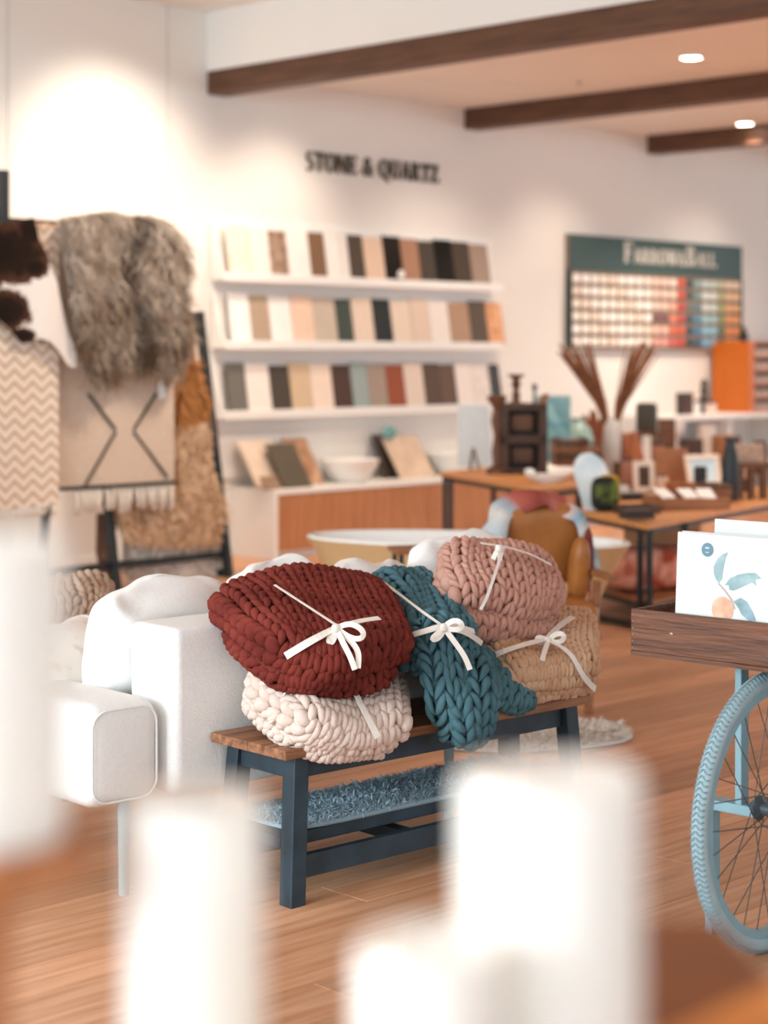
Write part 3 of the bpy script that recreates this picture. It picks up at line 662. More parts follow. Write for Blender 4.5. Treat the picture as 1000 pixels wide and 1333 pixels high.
# teal throw
Lt = [Layer([[(478,772,.44),(512,752,.46),(546,756,.44)], [(510,812,.24),(552,800,.24),(592,806,.24)], [(530,862,.03),(570,850,.0),(612,846,.0)]], 0.05),
      Layer([[(545,818,.07),(576,806,.05),(612,818,.05)], [(552,880,-.045),(578,884,-.075),(604,888,-.06)], [(580,930,-.05),(602,966,-.07),(614,962,-.06)]], 0.036),
      Layer([[(588,860,-.01),(610,858,-.01),(628,868,-.01)], [(580,915,-.09),(612,902,-.10),(637,908,-.08)], [(596,958,-.09),(612,966,-.10),(627,948,-.09)]], 0.030),
      Layer([[(612,846,.12),(640,860,.12),(672,882,.12)], [(606,872,.04),(640,886,.04),(684,900,.04)], [(612,902,-.02),(645,914,-.02),(690,924,0)]], 0.032)]
e, sp, sn = throw('knitted_throw', Lt, ('587f88', '45646d'), 0.049, 0.035, 'teal blue chunky knitted throw draped over the bench edge', 31)
ribbon(e, sp, sn, [(500,760),(535,788),(572,815)], 0.009); ribbon(e, sp, sn, [(572,818),(548,826),(523,832)], 0.02); ribbon(e, sp, sn, [(580,816),(600,818),(615,824)], 0.018)
bow(e, sp, (578,817), [[(590,805),(606,812),(600,822)], [(566,828),(558,834),(574,832)]], [[(592,836),(606,855),(612,872)], [(600,820),(616,828),(628,838)]], 0.016)
# tan throw under the dusty pink one
Ln = [Layer([[(610,822,.34),(690,802,.36),(766,806,.34)], [(622,850,.18),(690,840,.2),(772,842,.18)], [(672,890,.0),(715,885,-.03),(774,878,-.02)]], 0.05),
      Layer([[(640,850,.30),(690,835,.32),(760,835,.3)], [(650,872,.16),(700,868,.16),(762,865,.16)], [(680,903,.02),(720,900,.0),(768,896,.02)]], 0.03)]
e, sp, sn = throw('knitted_throw', Ln, ('dcb798', 'c99c7a'), 0.047, 0.041, 'tan chunky knitted throw at the bench end beneath the dusty pink one', 41)
ribbon(e, sp, sn, [(640,856),(675,844),(712,834)], 0.021); ribbon(e, sp, sn, [(712,834),(725,818),(745,806)], 0.02); ribbon(e, sp, sn, [(712,836),(740,850),(752,872),(762,890),(772,896)], 0.021)
bow(e, sp, (714,834), [[(726,822),(738,826),(732,838)], [(700,826),(694,834),(704,840)]], [[(708,850),(706,860)]], 0.016)
# dusty pink throw
Lp = [Layer([[(588,726,.42),(640,722,.42),(706,742,.38)], [(574,748,.30),(640,746,.28),(724,770,.24)], [(592,784,.18),(655,796,.13),(714,802,.13)]], 0.055),
      Layer([[(580,778,.36),(640,778,.36),(704,792,.34)], [(574,796,.26),(640,802,.24),(716,812,.22)], [(594,812,.15),(655,824,.11),(708,830,.13)]], 0.036)]
e, sp, sn = throw('knitted_throw', Lp, ('cf9f8e', 'c08d7c'), 0.050, 0.041, 'dusty pink chunky knitted throw folded on top of the tan one', 51)
ribbon(e, sp, sn, [(625,710),(655,714),(690,724),(716,738)], 0.012); ribbon(e, sp, sn, [(655,716),(642,752),(632,778),(624,796)], 0.010)
bow(e, sp, (650,714), [[(640,728),(642,744),(652,735)]], [], 0.016)

# ------------------------------------------------------------------ rug rack and hides
RO = gp(298, 752)[:2]; ru, rv = frame(TH)
def rw(t, off, z): p = RO+ru*t+rv*off; return (p[0], p[1], z)
def rp(px, py, off): return onplane(px, py, RO, TH, off)
Rloc = (RO[0], RO[1], 0)
e = thing('rug_display_rack', 'black metal frame rack holding the rugs and hides', 'rack', Rloc, TH)
tL = rp(152, 745, 0)[0]; tF = tL-3.0
for t in (0, tL, tF):
    zt_ = 1.86 if t == 0 else 2.45; k_ = zt_/2.45
    MB().bar((t, 0, 0), (t, 0.42*k_, zt_), 0.045, 0.06).build('front_post', BLACK, e)
    MB().bar((t, 0.86, 0), (t, 0.86-0.4*k_ if t else 0.36, zt_), 0.045, 0.045).build('rear_post', BLACK, e)
    MB().bar((t, -0.02, 0.03), (t, 0.88, 0.03), 0.05, 0.05).build('foot_bar', BLACK, e)
MB().bar((tF, 0.06, 0.16), (0, 0.06, 0.16), 0.045, 0.045).build('cross_bar', BLACK, e)
MB().bar((tF, 0.44, 2.43), (tL, 0.44, 2.43), 0.045, 0.045).build('cross_bar', BLACK, e)
for off in (-0.14, -0.05, 0.05):
    for t in (tF, tL-0.05): MB().bar((t, off, 2.36), (t, 0.44, 2.36), 0.025, 0.025).build('hanger_arm', BLACK, e)
tp = rp(2, 250, 0.1)[0]
MB().box(tp-0.035, tp+0.025, 0.05, 0.1, 2.0, rp(2, 222, 0.1)[1]).build('upright', BLACK, e)
def sheet(poly, off, th=0.012, amp=0.012, n=26, kx=5.0, dip=0.0):
    """hanging cloth: grid clipped to a polygon (t,z) by column spans, with soft vertical folds"""
    xs = np.array([p[0] for p in poly]); x0, x1 = xs.min(), xs.max()
    pl = poly+[poly[0]]; cols = []
    for i in range(n+1):
        x = x0+(x1-x0)*(i*0.998+0.001*n)/n; zz = []
        for (ax, az), (bx, bz) in zip(pl[:-1], pl[1:]):
            if (ax <= x < bx) or (bx <= x < ax): zz.append(az+(bz-az)*(x-ax)/(bx-ax))
        zz.sort(); cols.append((x, zz[0], zz[-1]))
    m = 14; mb = MB(); V = []
    for s_ in (0, 1):
        for x, a, b in cols:
            for j in range(m+1):
                z = a+(b-a)*j/m
                y = off+amp*sin(kx*x+1.3*z)*(1-0.6*j/m)+amp*0.5*sin(kx*2.3*x-2*z)+dip*max(0, (j/m-0.9))*10*0.01+(th if s_ else 0)
                V.append((x, y, z))
    k = (n+1)*(m+1); F = []
    for i in range(n):
        for j in range(m):
            a = i*(m+1)+j; F += [(a, a+m+1, a+m+2, a+1), (k+a, k+a+1, k+a+m+2, k+a+m+1)]
    for i in range(n):
        for a in (i*(m+1), i*(m+1)+m): F.append((a, k+a, k+a+m+1, a+m+1))
    for j in range(m):
        for a in (j, n*(m+1)+j): F.append((a, a+1, k+a+1, k+a))
    return mb.add(V, F)
def pxpoly(pts, off): return [rp(x, y, off) for x, y in pts]
def nodes_mat(name, rough=0.9):
    m = bpy.data.materials.new(name); m.use_nodes = True; m.node_tree.nodes['Principled BSDF'].inputs['Roughness'].default_value = rough
    m.node_tree.nodes['Principled BSDF'].inputs['Specular IOR Level'].default_value = 0.1
    return m, m.node_tree.nodes, m.node_tree.links, m.node_tree.nodes['Principled BSDF']
def zigzag(name, c1, c2, kx, kz, amp):
    m, N, L, b = nodes_mat(name); tc = N.new('ShaderNodeTexCoord'); sp_ = N.new('ShaderNodeSeparateXYZ'); L.new(tc.outputs['Object'], sp_.inputs[0])
    def M(op, a, v):
        n = N.new('ShaderNodeMath'); n.operation = op; L.new(a, n.inputs[0])
        if isinstance(v, float) or isinstance(v, int): n.inputs[1].default_value = v
        else: L.new(v, n.inputs[1])
        return n.outputs[0]
    tri = M('PINGPONG', M('MULTIPLY', sp_.outputs[0], kx), 1.0)
    z = M('MULTIPLY', sp_.outputs[2], kz)
    f = M('PINGPONG', M('ADD', z, M('MULTIPLY', tri, amp)), 1.0)
    rpn = N.new('ShaderNodeValToRGB'); rpn.color_ramp.elements[0].color = (*lin(c2), 1); rpn.color_ramp.elements[1].color = (*lin(c1), 1)
    rpn.color_ramp.elements[0].position = 0.2; rpn.color_ramp.elements[1].position = 0.5
    L.new(f, rpn.inputs[0]); L.new(rpn.outputs[0], b.inputs['Base Color']); return m
def fringe(e, a, b, n, ln, m, nm='tassel', wd=0.016):
    a = np.array(a); b = np.array(b)
    r = random.Random(n)
    for k in range(n):
        p = a+(b-a)*(k+0.5)/n; sw = r.uniform(-0.03, 0.03)
        MB().tube([p, p+np.array([sw*0.4, -0.008, -ln*0.5]), p+np.array([sw, 0, -ln*r.uniform(.85, 1.1)])], [wd*0.45, wd*0.5, wd*0.62], 6).build(nm, m, e, smooth=True)
# herringbone rug
off = -0.10
e = thing('herringbone_rug', 'cream and tan herringbone rug hanging beneath the cowhide', 'rug', Rloc, TH)
tr_, zt = rp(78, 300, off); zb = rp(78, 658, off)[1]; tl_ = tr_-1.0
sheet([(tl_, zb), (tr_, zb), (tr_, 2.37), (tl_, 2.37)], off, kx=4).build('weave', zigzag('herringbone', 'ead9c8', 'c3a184', 14.0, 26.0, 1.6), e, smooth='auto')
fringe(e, (tl_, off+0.006, zb), (tr_, off+0.006, zb), 26, 0.06, mat('fringe_cream', 'e6d8c8', 0.9))
# diamond rug
off = -0.02
e = thing('diamond_rug', 'cream woven rug with black diamond lines and knotted fringe', 'rug', Rloc, TH)
ta, za = rp(76, 641, off); tb, zb2 = rp(227, 626, off); zb = (za+zb2)/2
rugm = mat('woven_cream', 'e2cdb9', 0.95, col2='cdb39c', scale=5, stretch=(6, 6, 60), detail=2, bump=0.5, bscale=9)
sheet([(ta, zb), (tb, zb), (tb, 2.36), (ta, 2.36)], off, amp=0.008, kx=3).build('weave', rugm, e, smooth='auto')
ink = mat('rug_black', '3c332d', 0.95)
def rline(p0, p1, wd=0.018, dash=14):
    a = np.array(rp(*p0, off)); b = np.array(rp(*p1, off)); mb = MB()
    for k in range(dash):
        q0 = a+(b-a)*k/dash; q1 = a+(b-a)*(k+0.78)/dash
        mb.bar((q0[0], off-0.014, q0[1]), (q1[0], off-0.014, q1[1]), wd, 0.008, up=(0, 1, 0))
    mb.build('woven_line', ink, e)
rline((113, 513), (149, 560)); rline((149, 562), (107, 636)); rline((202, 512), (172, 560)); rline((172, 562), (217, 622))
MB().box(ta, tb, off-0.016, off+0.02, zb-0.005, zb+0.018).build('end_band', ink, e)
fringe(e, (ta+0.12, off+0.006, zb), (tb, off+0.006, zb), 17, 0.16, mat('fringe_cream', 'e6d8c8', 0.9), wd=0.034)
t_, z_ = rp(208, 508, off); MB().box(t_-0.035, t_+0.035, off-0.03, off-0.026, z_-0.055, z_+0.055).build('price_tag', mat('tag_card', 'f1efe9', 0.5), e)
# peach kilim strip behind the cowhide
off = 0.03
e = thing('kilim_rug', 'peach striped kilim rug showing between the cowhide and the shaggy fur', 'rug', Rloc, TH)
ta = rp(44, 300, off)[0]; tb = rp(105, 300, off)[0]; zb = rp(80, 520, off)[1]
m, N, L, b = nodes_mat('kilim'); tc = N.new('ShaderNodeTexCoord'); wv = N.new('ShaderNodeTexWave'); wv.bands_direction = 'X'; wv.inputs['Scale'].default_value = 3.2; wv.inputs['Distortion'].default_value = 0.6
rpn = N.new('ShaderNodeValToRGB'); L.new(tc.outputs['Object'], wv.inputs[0]); L.new(wv.outputs['Fac'], rpn.inputs[0])
rpn.color_ramp.elements[0].color = (*lin('c77a5c'), 1); rpn.color_ramp.elements[0].position = 0.05; rpn.color_ramp.elements[1].color = (*lin('e6c3a4'), 1); rpn.color_ramp.elements[1].position = 0.3
L.new(rpn.outputs[0], b.inputs['Base Color'])
sheet([(ta, zb), (tb, zb), (tb, 2.4), (ta, 2.4)], off, amp=0.006).build('weave', m, e, smooth='auto')
# cowhide
off = -0.15
cow = [(-40,292),(6,290),(44,283),(48,296),(50,312),(60,330),(66,352),(72,362),(78,390),(88,428),(98,452),(101,468),(96,480),(88,474),(72,452),(62,444),(48,440),(38,446),(28,447),(14,428),(0,415),(-12,424),(-40,440)]
m, N, L, b = nodes_mat('cowhide_pattern'); tc = N.new('ShaderNodeTexCoord'); nt = N.new('ShaderNodeTexNoise'); nt.inputs['Scale'].default_value = 2.6; nt.inputs['Detail'].default_value = 3; nt.inputs['Roughness'].default_value = 0.55
mp = N.new('ShaderNodeMapping'); mp.inputs['Location'].default_value = (0, 0, 0); L.new(tc.outputs['Object'], mp.inputs[0])
nt.inputs['Scale'].default_value = 16; nt.inputs['Roughness'].default_value = 0.7; L.new(mp.outputs[0], nt.inputs['Vector'])
def blob(px, py, rx, rz):
    t, z = rp(px, py, off)
    s1 = N.new('ShaderNodeVectorMath'); s1.operation = 'SUBTRACT'; s1.inputs[1].default_value = (t, off, z); L.new(mp.outputs[0], s1.inputs[0])
    s2 = N.new('ShaderNodeVectorMath'); s2.operation = 'MULTIPLY'; s2.inputs[1].default_value = (1/rx, 0, 1/rz); L.new(s1.outputs[0], s2.inputs[0])
    s3 = N.new('ShaderNodeVectorMath'); s3.operation = 'LENGTH'; L.new(s2.outputs[0], s3.inputs[0]); return s3.outputs['Value']
cur = None
for bl in ((6, 328, 0.32, 0.19), (38, 300, 0.09, 0.12), (44, 348, 0.10, 0.07), (6, 404, 0.19, 0.125), (27, 437, 0.10, 0.05)):
    v = blob(*bl)
    if cur is None: cur = v
    else:
        mn = N.new('ShaderNodeMath'); mn.operation = 'MINIMUM'; L.new(cur, mn.inputs[0]); L.new(v, mn.inputs[1]); cur = mn.outputs[0]
ad = N.new('ShaderNodeMath'); ad.operation = 'MULTIPLY_ADD'; L.new(nt.outputs['Fac'], ad.inputs[0]); ad.inputs[1].default_value = 0.95; L.new(cur, ad.inputs[2])
rpn = N.new('ShaderNodeValToRGB'); L.new(ad.outputs[0], rpn.inputs[0]); cr = rpn.color_ramp
cr.elements[0].position = 0.0; cr.elements[0].color = (*lin('1d1714'), 1); cr.elements[1].position = 1.0; cr.elements[1].color = (*lin('efe6de'), 1)
x = cr.elements.new(0.66); x.color = (*lin('2a1d17'), 1); x = cr.elements.new(0.93); x.color = (*lin('5b3d2c'), 1)
mr = N.new('ShaderNodeMapRange'); mr.inputs[1].default_value = 0.2; mr.inputs[2].default_value = 1.58; L.new(ad.outputs[0], mr.inputs[0]); L.new(mr.outputs[0], rpn.inputs[0])
L.new(rpn.outputs[0], b.inputs['Base Color'])
e = sheet(pxpoly(cow, off), off, th=0.008, amp=0.018, n=60, kx=6).build('cowhide', m, None, smooth='auto', loc=Rloc, rz=TH)
tag(e, 'brown and white cowhide draped over the herringbone rug', 'cowhide')
# shaggy fur hide
def hide(name, poly, off, n, ln, cols, label, width, seed, group=None, amp=0.02):
    e = thing(name, label, 'hide', Rloc, TH, group)
    P_ = pxpoly(poly, off); sheet(P_, off, amp=amp, n=40, kx=7).build('skin', mat('skin_'+name+str(seed), cols[0], 0.9), e, smooth='auto')
    xs = [p[0] for p in P_]; zs_ = [p[1] for p in P_]; r = np.random.RandomState(seed); pts = []
    pl = P_+[P_[0]]
    while len(pts) < n:
        x, z = r.uniform(min(xs), max(xs)), r.uniform(min(zs_), max(zs_)); c = False
        for (ax, az), (bx, bz) in zip(pl[:-1], pl[1:]):
            if (az > z) != (bz > z) and x < (bx-ax)*(z-az)/(bz-az)+ax: c = not c
        if c: pts.append((x, z))
    pts = np.array(pts); u = (pts[:, 0]-min(xs))/(max(xs)-min(xs)); v = (pts[:, 1]-min(zs_))/(max(zs_)-min(zs_))
    ro = np.c_[pts[:, 0], np.full(n, off-0.004)+amp*np.sin(7*pts[:, 0]+1.3*pts[:, 1])*0.7, pts[:, 1]]
    cA, cB, cC = [np.array(lin(c)) for c in cols]
    streak = np.exp(-((u-0.58-0.06*np.sin(v*7))/0.055)**2)*0.85 if len(cols) and name == 'shaggy_fur_hide' else np.zeros(n)
    clump = 0.5+0.5*np.sin(u*17+3*np.sin(v*9))*np.sin(v*13+2*np.sin(u*8))
    k = np.clip(0.55*clump+0.55*(1-v)*(name == 'shaggy_fur_hide'), 0, 1)[:, None]
    c = cA*(1-k)+cB*k; c = c*(1-streak[:, None])+cC*streak[:, None]
    dirs = np.c_[r.normal(0, .25, n)+0.35*np.sin(v*11+u*5), np.full(n, -0.25), np.full(n, -1.0)]
    furmesh('fur', ro, np.tile([0, -1., 0], (n, 1)), r.uniform(ln*0.7, ln*1.25, n), dirs, c, furm, e, width, 0.5, seed)
    return e
hide('shaggy_fur_hide', [(76,284),(110,278),(150,274),(165,280),(190,280),(212,286),(228,310),(237,345),(236,400),(234,440),(228,474),(212,490),(200,474),(168,470),(146,480),(128,494),(116,498),(104,478),(96,440),(86,380),(78,320)], -0.09, 9000, 0.13,
     ('d6c6b6', '75583f', '3a2d25'), 'shaggy grey brown fur hide hung over the diamond rug', 0.011, 61, amp=0.03)
hide('tan_sheepskin', [(224,418),(240,412),(246,440),(258,500),(266,520),(264,540),(224,548)], 0.12, 2600, 0.09, ('c98c54', 'a86c3a', '8a5a30'), 'tan orange sheepskin hanging on the rack beside the diamond rug', 0.01, 62)
hide('beige_sheepskin', [(224,548),(262,545),(268,580),(278,625),(290,668),(284,700),(230,704),(160,700),(150,672),(152,632),(224,625)], 0.10, 4200, 0.09, ('e6c4a2', 'b98255', '9c6c46'), 'long beige brown sheepskin hanging below the tan one', 0.01, 63)
hide('white_sheepskin', [(160,700),(214,696),(286,698),(292,722),(284,740),(250,745),(160,745)], 0.16, 3000, 0.08, ('efe6dc', 'd8c0ac', 'c0a890'), 'off-white sheepskin at the foot of the rack', 0.011, 64)
hide('rust_rug', [(128,668),(146,668),(142,700),(146,760),(134,760),(126,720)], 0.2, 900, 0.06, ('8b6450', '5d4436', '50382c'), 'narrow rust brown fur hanging behind the rack post', 0.01, 65)
# knitted pouf far left
def Wp(px, py, y): return BP(px, py, y)
Lq = [Layer([[(60,770,1.74),(95,764,1.74),(140,768,1.74)], [(60,782,1.61),(95,778,1.61),(142,782,1.61)], [(64,800,1.5),(98,802,1.5),(140,800,1.5)]], 0.045)]
e, _, _ = throw('knitted_throw', Lq, ('c9ae98', 'b3947c'), 0.05, 0.03, 'greyish brown chunky knitted throw folded on a stool beyond the sofa arm', 71)
q = np.vstack([v.co for v in e.children[0].data.vertices]); zt_ = float(q[:, 2].min())+0.012; qc = b2w(np.array([q[:, 0].mean(), q[:, 1].mean(), 0]))
e = thing('round_stool', 'round wooden stool under the greyish brown throw', 'stool', (qc[0], qc[1], 0), 0)
MB().lathe([(0, zt_-0.04), (0.19, zt_-0.04), (0.2, zt_-0.03), (0.2, zt_-0.008), (0.19, zt_), (0, zt_)], n=32).build('seat', MIDW, e, smooth='auto')
for k in range(3): MB().tube([(0.13*cos(k*2.1+.4), 0.13*sin(k*2.1+.4), zt_-0.04), (0.17*cos(k*2.1+.4), 0.17*sin(k*2.1+.4), 0)], [0.018, 0.014], 10).build('leg', MIDW, e, smooth='auto')

# ------------------------------------------------------------------ bathtub
def tubloft():
    Lh, Wh = 0.87, 0.40
    prof = [(0.62, 0.62, 0.0), (0.66, 0.66, 0.02), (0.76, 0.76, 0.2), (0.88, 0.88, 0.42), (0.985, 0.98, 0.57), (1.0, 1.0, 0.585), (0.985, 0.985, 0.6), (0.955, 0.94, 0.595), (0.93, 0.90, 0.56), (0.8, 0.76, 0.3), (0.68, 0.62, 0.15), (0.5, 0.4, 0.12), (0.02, 0.02, 0.118)]
    n = 48; V = []
    for a, b, z in prof: V += [(Lh*a*cos(2*pi*k/n), Wh*b*sin(2*pi*k/n), z) for k in range(n)]
    F = [(i*n+k, i*n+(k+1) % n, (i+1)*n+(k+1) % n, (i+1)*n+k) for i in range(len(prof)-1) for k in range(n)]+[tuple(range(n))[::-1], tuple((len(prof)-1)*n+k for k in range(n))]
    return V, F, n
V, F, n = tubloft()
cx = gp(606, 702, 0.59)
e = thing('bathtub', 'freestanding oval bathtub with tan outside and white inside', 'bathtub', (cx[0], cx[1], 0), radians(-17))
k0 = 5*n
MB().add(V[:k0+n], F[:5*n]+[tuple(range(n))[::-1]]).build('outer_shell', mat('tub_tan', 'd2ab7c', 0.35, var=0.02), e, smooth='auto')
MB().add(V[k0:], [tuple(i-k0 for i in f) for f in F[5*n:12*n]]+[tuple(7*n+k for k in range(n))]).build('inner_shell', cer, e, smooth='auto')
MB().lathe([(0, 0.119), (0.03, 0.121), (0.03, 0.126), (0, 0.128)], (-0.2, 0, 0), 14).build('drain', MATS['chrome'], e)

# little side table behind the sofa
p = gp(555, 712, 0.62)
e = thing('side_table', 'small side table with wooden top and black legs behind the sofa', 'table', (p[0], p[1], 0), radians(10))
MB().box(-0.17, 0.17, -0.12, 0.12, 0.595, 0.62).build('table_top', MIDW, e, bevel=0.004)
for x in (-0.14, 0.14):
    for y in (-0.09, 0.09): MB().box(x-0.01, x+0.01, y-0.01, y+0.01, 0, 0.595).build('leg', BLACK, e)

# ------------------------------------------------------------------ leather armchair with throw
CP = P(712, 700, 8.15); CA = radians(14)
e = thing('leather_armchair', 'tan leather armchair with slim wooden arms under a striped throw', 'armchair', (CP[0], CP[1], 0), CA)
lea = mat('tan_leather', 'b3733a', 0.4, col2='96592a', scale=5, bump=0.15, bscale=40)
def wob(a):
    def f(p): p = p.copy(); p[1] += a*sin(9*p[0]+5*p[2]); p[2] += a*0.6*sin(12*p[0]); return p
    return f
def cush(c, r, nm, rx=0, e1=0.45, e2=0.4):
    o = MB().soft((0, 0, 0), r, e1, e2, 28, 20, wob(0.008)).build(nm, lea, e, smooth=True); o.location = c; o.rotation_euler = (rx, 0, 0)
cush((0, 0.12, 0.70), (0.205, 0.065, 0.2), 'back_cushion', 0.25, 0.6, 0.55)
cush((0, -0.1, 0.42), (0.15, 0.24, 0.07), 'seat_cushion')
cush((0.15, 0.0, 0.60), (0.045, 0.06, 0.15), 'side_bolster', 0.3, 0.8, 0.8)
for s_ in (-1, 1):
    MB().bar((s_*0.22, -0.24, 0.585), (s_*0.20, 0.22, 0.60), 0.04, 0.024).build('arm', MIDW, e)
    MB().bar((s_*0.12, -0.2, 0), (s_*0.16, -0.2, 0.575), 0.03).build('leg', MIDW, e)
    MB().bar((s_*0.13, 0.24, 0), (s_*0.19, 0.16, 0.575), 0.032).build('leg', MIDW, e)
MB().bar((-0.17, 0.2, 0.36), (0.17, 0.2, 0.36), 0.03).build('frame_rail', MIDW, e)
MB().bar((-0.17, -0.21, 0.34), (0.17, -0.21, 0.34), 0.03).build('frame_rail', MIDW, e)
# throw over the back: arch band
m, N, L, b = nodes_mat('striped_throw'); tc = N.new('ShaderNodeTexCoord'); sp_ = N.new('ShaderNodeSeparateXYZ'); L.new(tc.outputs['UV'], sp_.inputs[0])
rpn = N.new('ShaderNodeValToRGB'); cr = rpn.color_ramp; cr.interpolation = 'LINEAR'
stops = [(0, 'd8d4cf'), (.08, 'b4b6b4'), (.14, 'ded8d2'), (.2, 'b2bcc0'), (.28, 'd6d0ca'), (.33, '9aa9b0'), (.38, 'a8584c'), (.47, '8d4238'), (.55, 'c97a6c'), (.62, 'b85a4e'), (.66, 'd9b8ac'), (.71, '86a6b6'), (.76, 'd8d4cf'), (.8, '9a8f88'), (.84, 'd5d8d8'), (.88, '6f97ad'), (.95, 'b8c4c8')]
for i, (p_, c_) in enumerate(stops):
    x = cr.elements[i] if i < 2 else cr.elements.new(p_)
    x.position = p_; x.color = (*lin(c_), 1)
L.new(sp_.outputs[0], rpn.inputs[0]); L.new(rpn.outputs[0], b.inputs['Base Color'])
t_e = thing('striped_throw', 'blue white and red striped throw draped over the leather armchair', 'throw', (CP[0], CP[1], 0), CA)
arch = [(-0.29, 0.56), (-0.265, 0.66), (-0.235, 0.77), (-0.18, 0.86), (-0.1, 0.915), (0, 0.925), (0.09, 0.90), (0.16, 0.84), (0.21, 0.75), (0.235, 0.66), (0.255, 0.58)]
N_ = 60; V = []; UV = []
from bisect import bisect
A_ = np.array(arch); tt = np.linspace(0, 1, len(arch))
for i in range(N_+1):
    u = i/N_; x = np.interp(u, tt, A_[:, 0]); z = np.interp(u, tt, A_[:, 1])
    dx = np.interp(min(1, u+.02), tt, A_[:, 0])-np.interp(max(0, u-.02), tt, A_[:, 0]); dz = np.interp(min(1, u+.02), tt, A_[:, 1])-np.interp(max(0, u-.02), tt, A_[:, 1])
    l = sqrt(dx*dx+dz*dz)+1e-9; nx, nz = -dz/l, dx/l
    for j in range(9):
        w_ = j/8; y = 0.03+0.17*w_; o_ = 0.012*sin(9*u*pi+5*w_)+(-0.05 if j == 0 else 0)+0.012*sin(w_*pi)
        V.append((x+nx*o_, y+0.02*sin(23*u), z+nz*o_))
F = [(i*9+j, i*9+j+1, i*9+10+j, i*9+9+j) for i in range(N_) for j in range(8)]
me = bpy.data.meshes.new('cloth'); me.from_pydata(V, [], F); uv = me.uv_layers.new(name='UVMap')
for l in me.loops: uv.data[l.index].uv = ((l.vertex_index//9)/N_, (l.vertex_index % 9)/8)
me.materials.append(m); o = bpy.data.objects.new('cloth', me); COL.objects.link(o); o.parent = t_e; so = o.modifiers.new('s', 'SOLIDIFY'); so.thickness = 0.012
me.polygons.foreach_set('use_smooth', [True]*len(me.polygons))
redm = mat('dark_red_cloth', '7a3a34', 0.9)
MB().soft((0.20, 0.06, 0.66), (0.03, 0.07, 0.13), 0.7, 0.7, 14, 10, wob(0.01)).build('red_fold', redm, t_e, smooth=True)
fringe(t_e, (-0.295, 0.04, 0.57), (-0.275, 0.18, 0.57), 7, 0.07, mat('fringe_cream', 'e6d8c8', 0.9), wd=0.012)
fringe(t_e, (0.20, 0.0, 0.54), (0.24, 0.15, 0.54), 5, 0.12, mat('fringe_pink', 'c9806c', 0.9), wd=0.014)

# ------------------------------------------------------------------ display tables
def table_poly(name, label, poly, z, th, leg_pts, shelf=None, cat='table'):
    c = np.mean(poly, axis=0); poly = [tuple(np.array(p)-c) for p in poly]
    e = thing(name, label, cat, (c[0], c[1], 0))
    MB().prism(poly, z-th, z).build('table_top', OAK, e, bevel=0.004)
    MB().prism([(x*0.97, y*0.97) for x, y in poly], z-th-0.03, z-th).build('frame', BLACK, e)
    for q in leg_pts:
        q = np.array(q)-c; MB().box(q[0]-0.017, q[0]+0.017, q[1]-0.017, q[1]+0.017, 0, z-th).build('leg', BLACK, e)
    return e, c
Z1 = 0.72
n1 = gp(705, 637, Z1)[:2]; l1 = gp(573, 614, Z1)[:2]; r1 = gp(760, 630, Z1)[:2]
bk1 = l1+(r1-n1)*1.3; bk2 = r1+(l1-n1)*0.5
in1 = lambda p, k=0.07: p+(np.mean([n1, l1, r1, bk1], axis=0)-p)*k
e, _ = table_poly('display_table', 'oak topped display table carrying the dark wooden two-window rack', [n1, r1, bk2, bk1, l1], Z1, 0.03, [in1(n1), in1(l1), in1(l1+(n1-l1)*0.07), in1(r1), in1(bk1)])
Z2 = 0.61
n2 = gp(843, 682, Z2)[:2]; l2 = gp(752, 664, Z2)[:2]; r2 = gp(1080, 637, Z2)[:2]
bk3 = l2+(r2-n2)*0.55+np.array([-0.25, 0.25]); bk4 = r2+np.array([-1.3, 0.9])
ctr2 = np.mean([n2, l2, r2, bk3], axis=0)
in2 = lambda p, k=0.05: p+(ctr2-p)*k
e, c2 = table_poly('display_table', 'oak topped display table crowded with frames boxes and a reed vase', [n2, r2, bk4, bk3, l2], Z2, 0.035,
                   [in2(n2), in2(n2+(l2-n2)*0.13), in2(n2+(r2-n2)*0.17, .04), in2(r2), in2(l2), in2(bk3)])
q0, q1 = in2(n2)-c2, in2(n2+(l2-n2)*0.13)-c2
MB().bar((q0[0]-.04, q0[1], 0.03), (q1[0]-.9*0.3, q1[1]+.3, 0.03), 0.035).build('foot_rail', BLACK, e)
# lower shelf on the second table
sp2 = [tuple(in2(p, 0.08)-c2) for p in (n2, r2, bk4, bk3, l2)]
MB().prism(sp2, 0.13, 0.15).build('lower_shelf', MIDW, e)
MB().bar((*sp2[0], 0.12), (*sp2[1], 0.12), 0.03).build('shelf_rail', BLACK, e)
MB().bar((*sp2[0], 0.12), (*sp2[4], 0.12), 0.03).build('shelf_rail', BLACK, e)

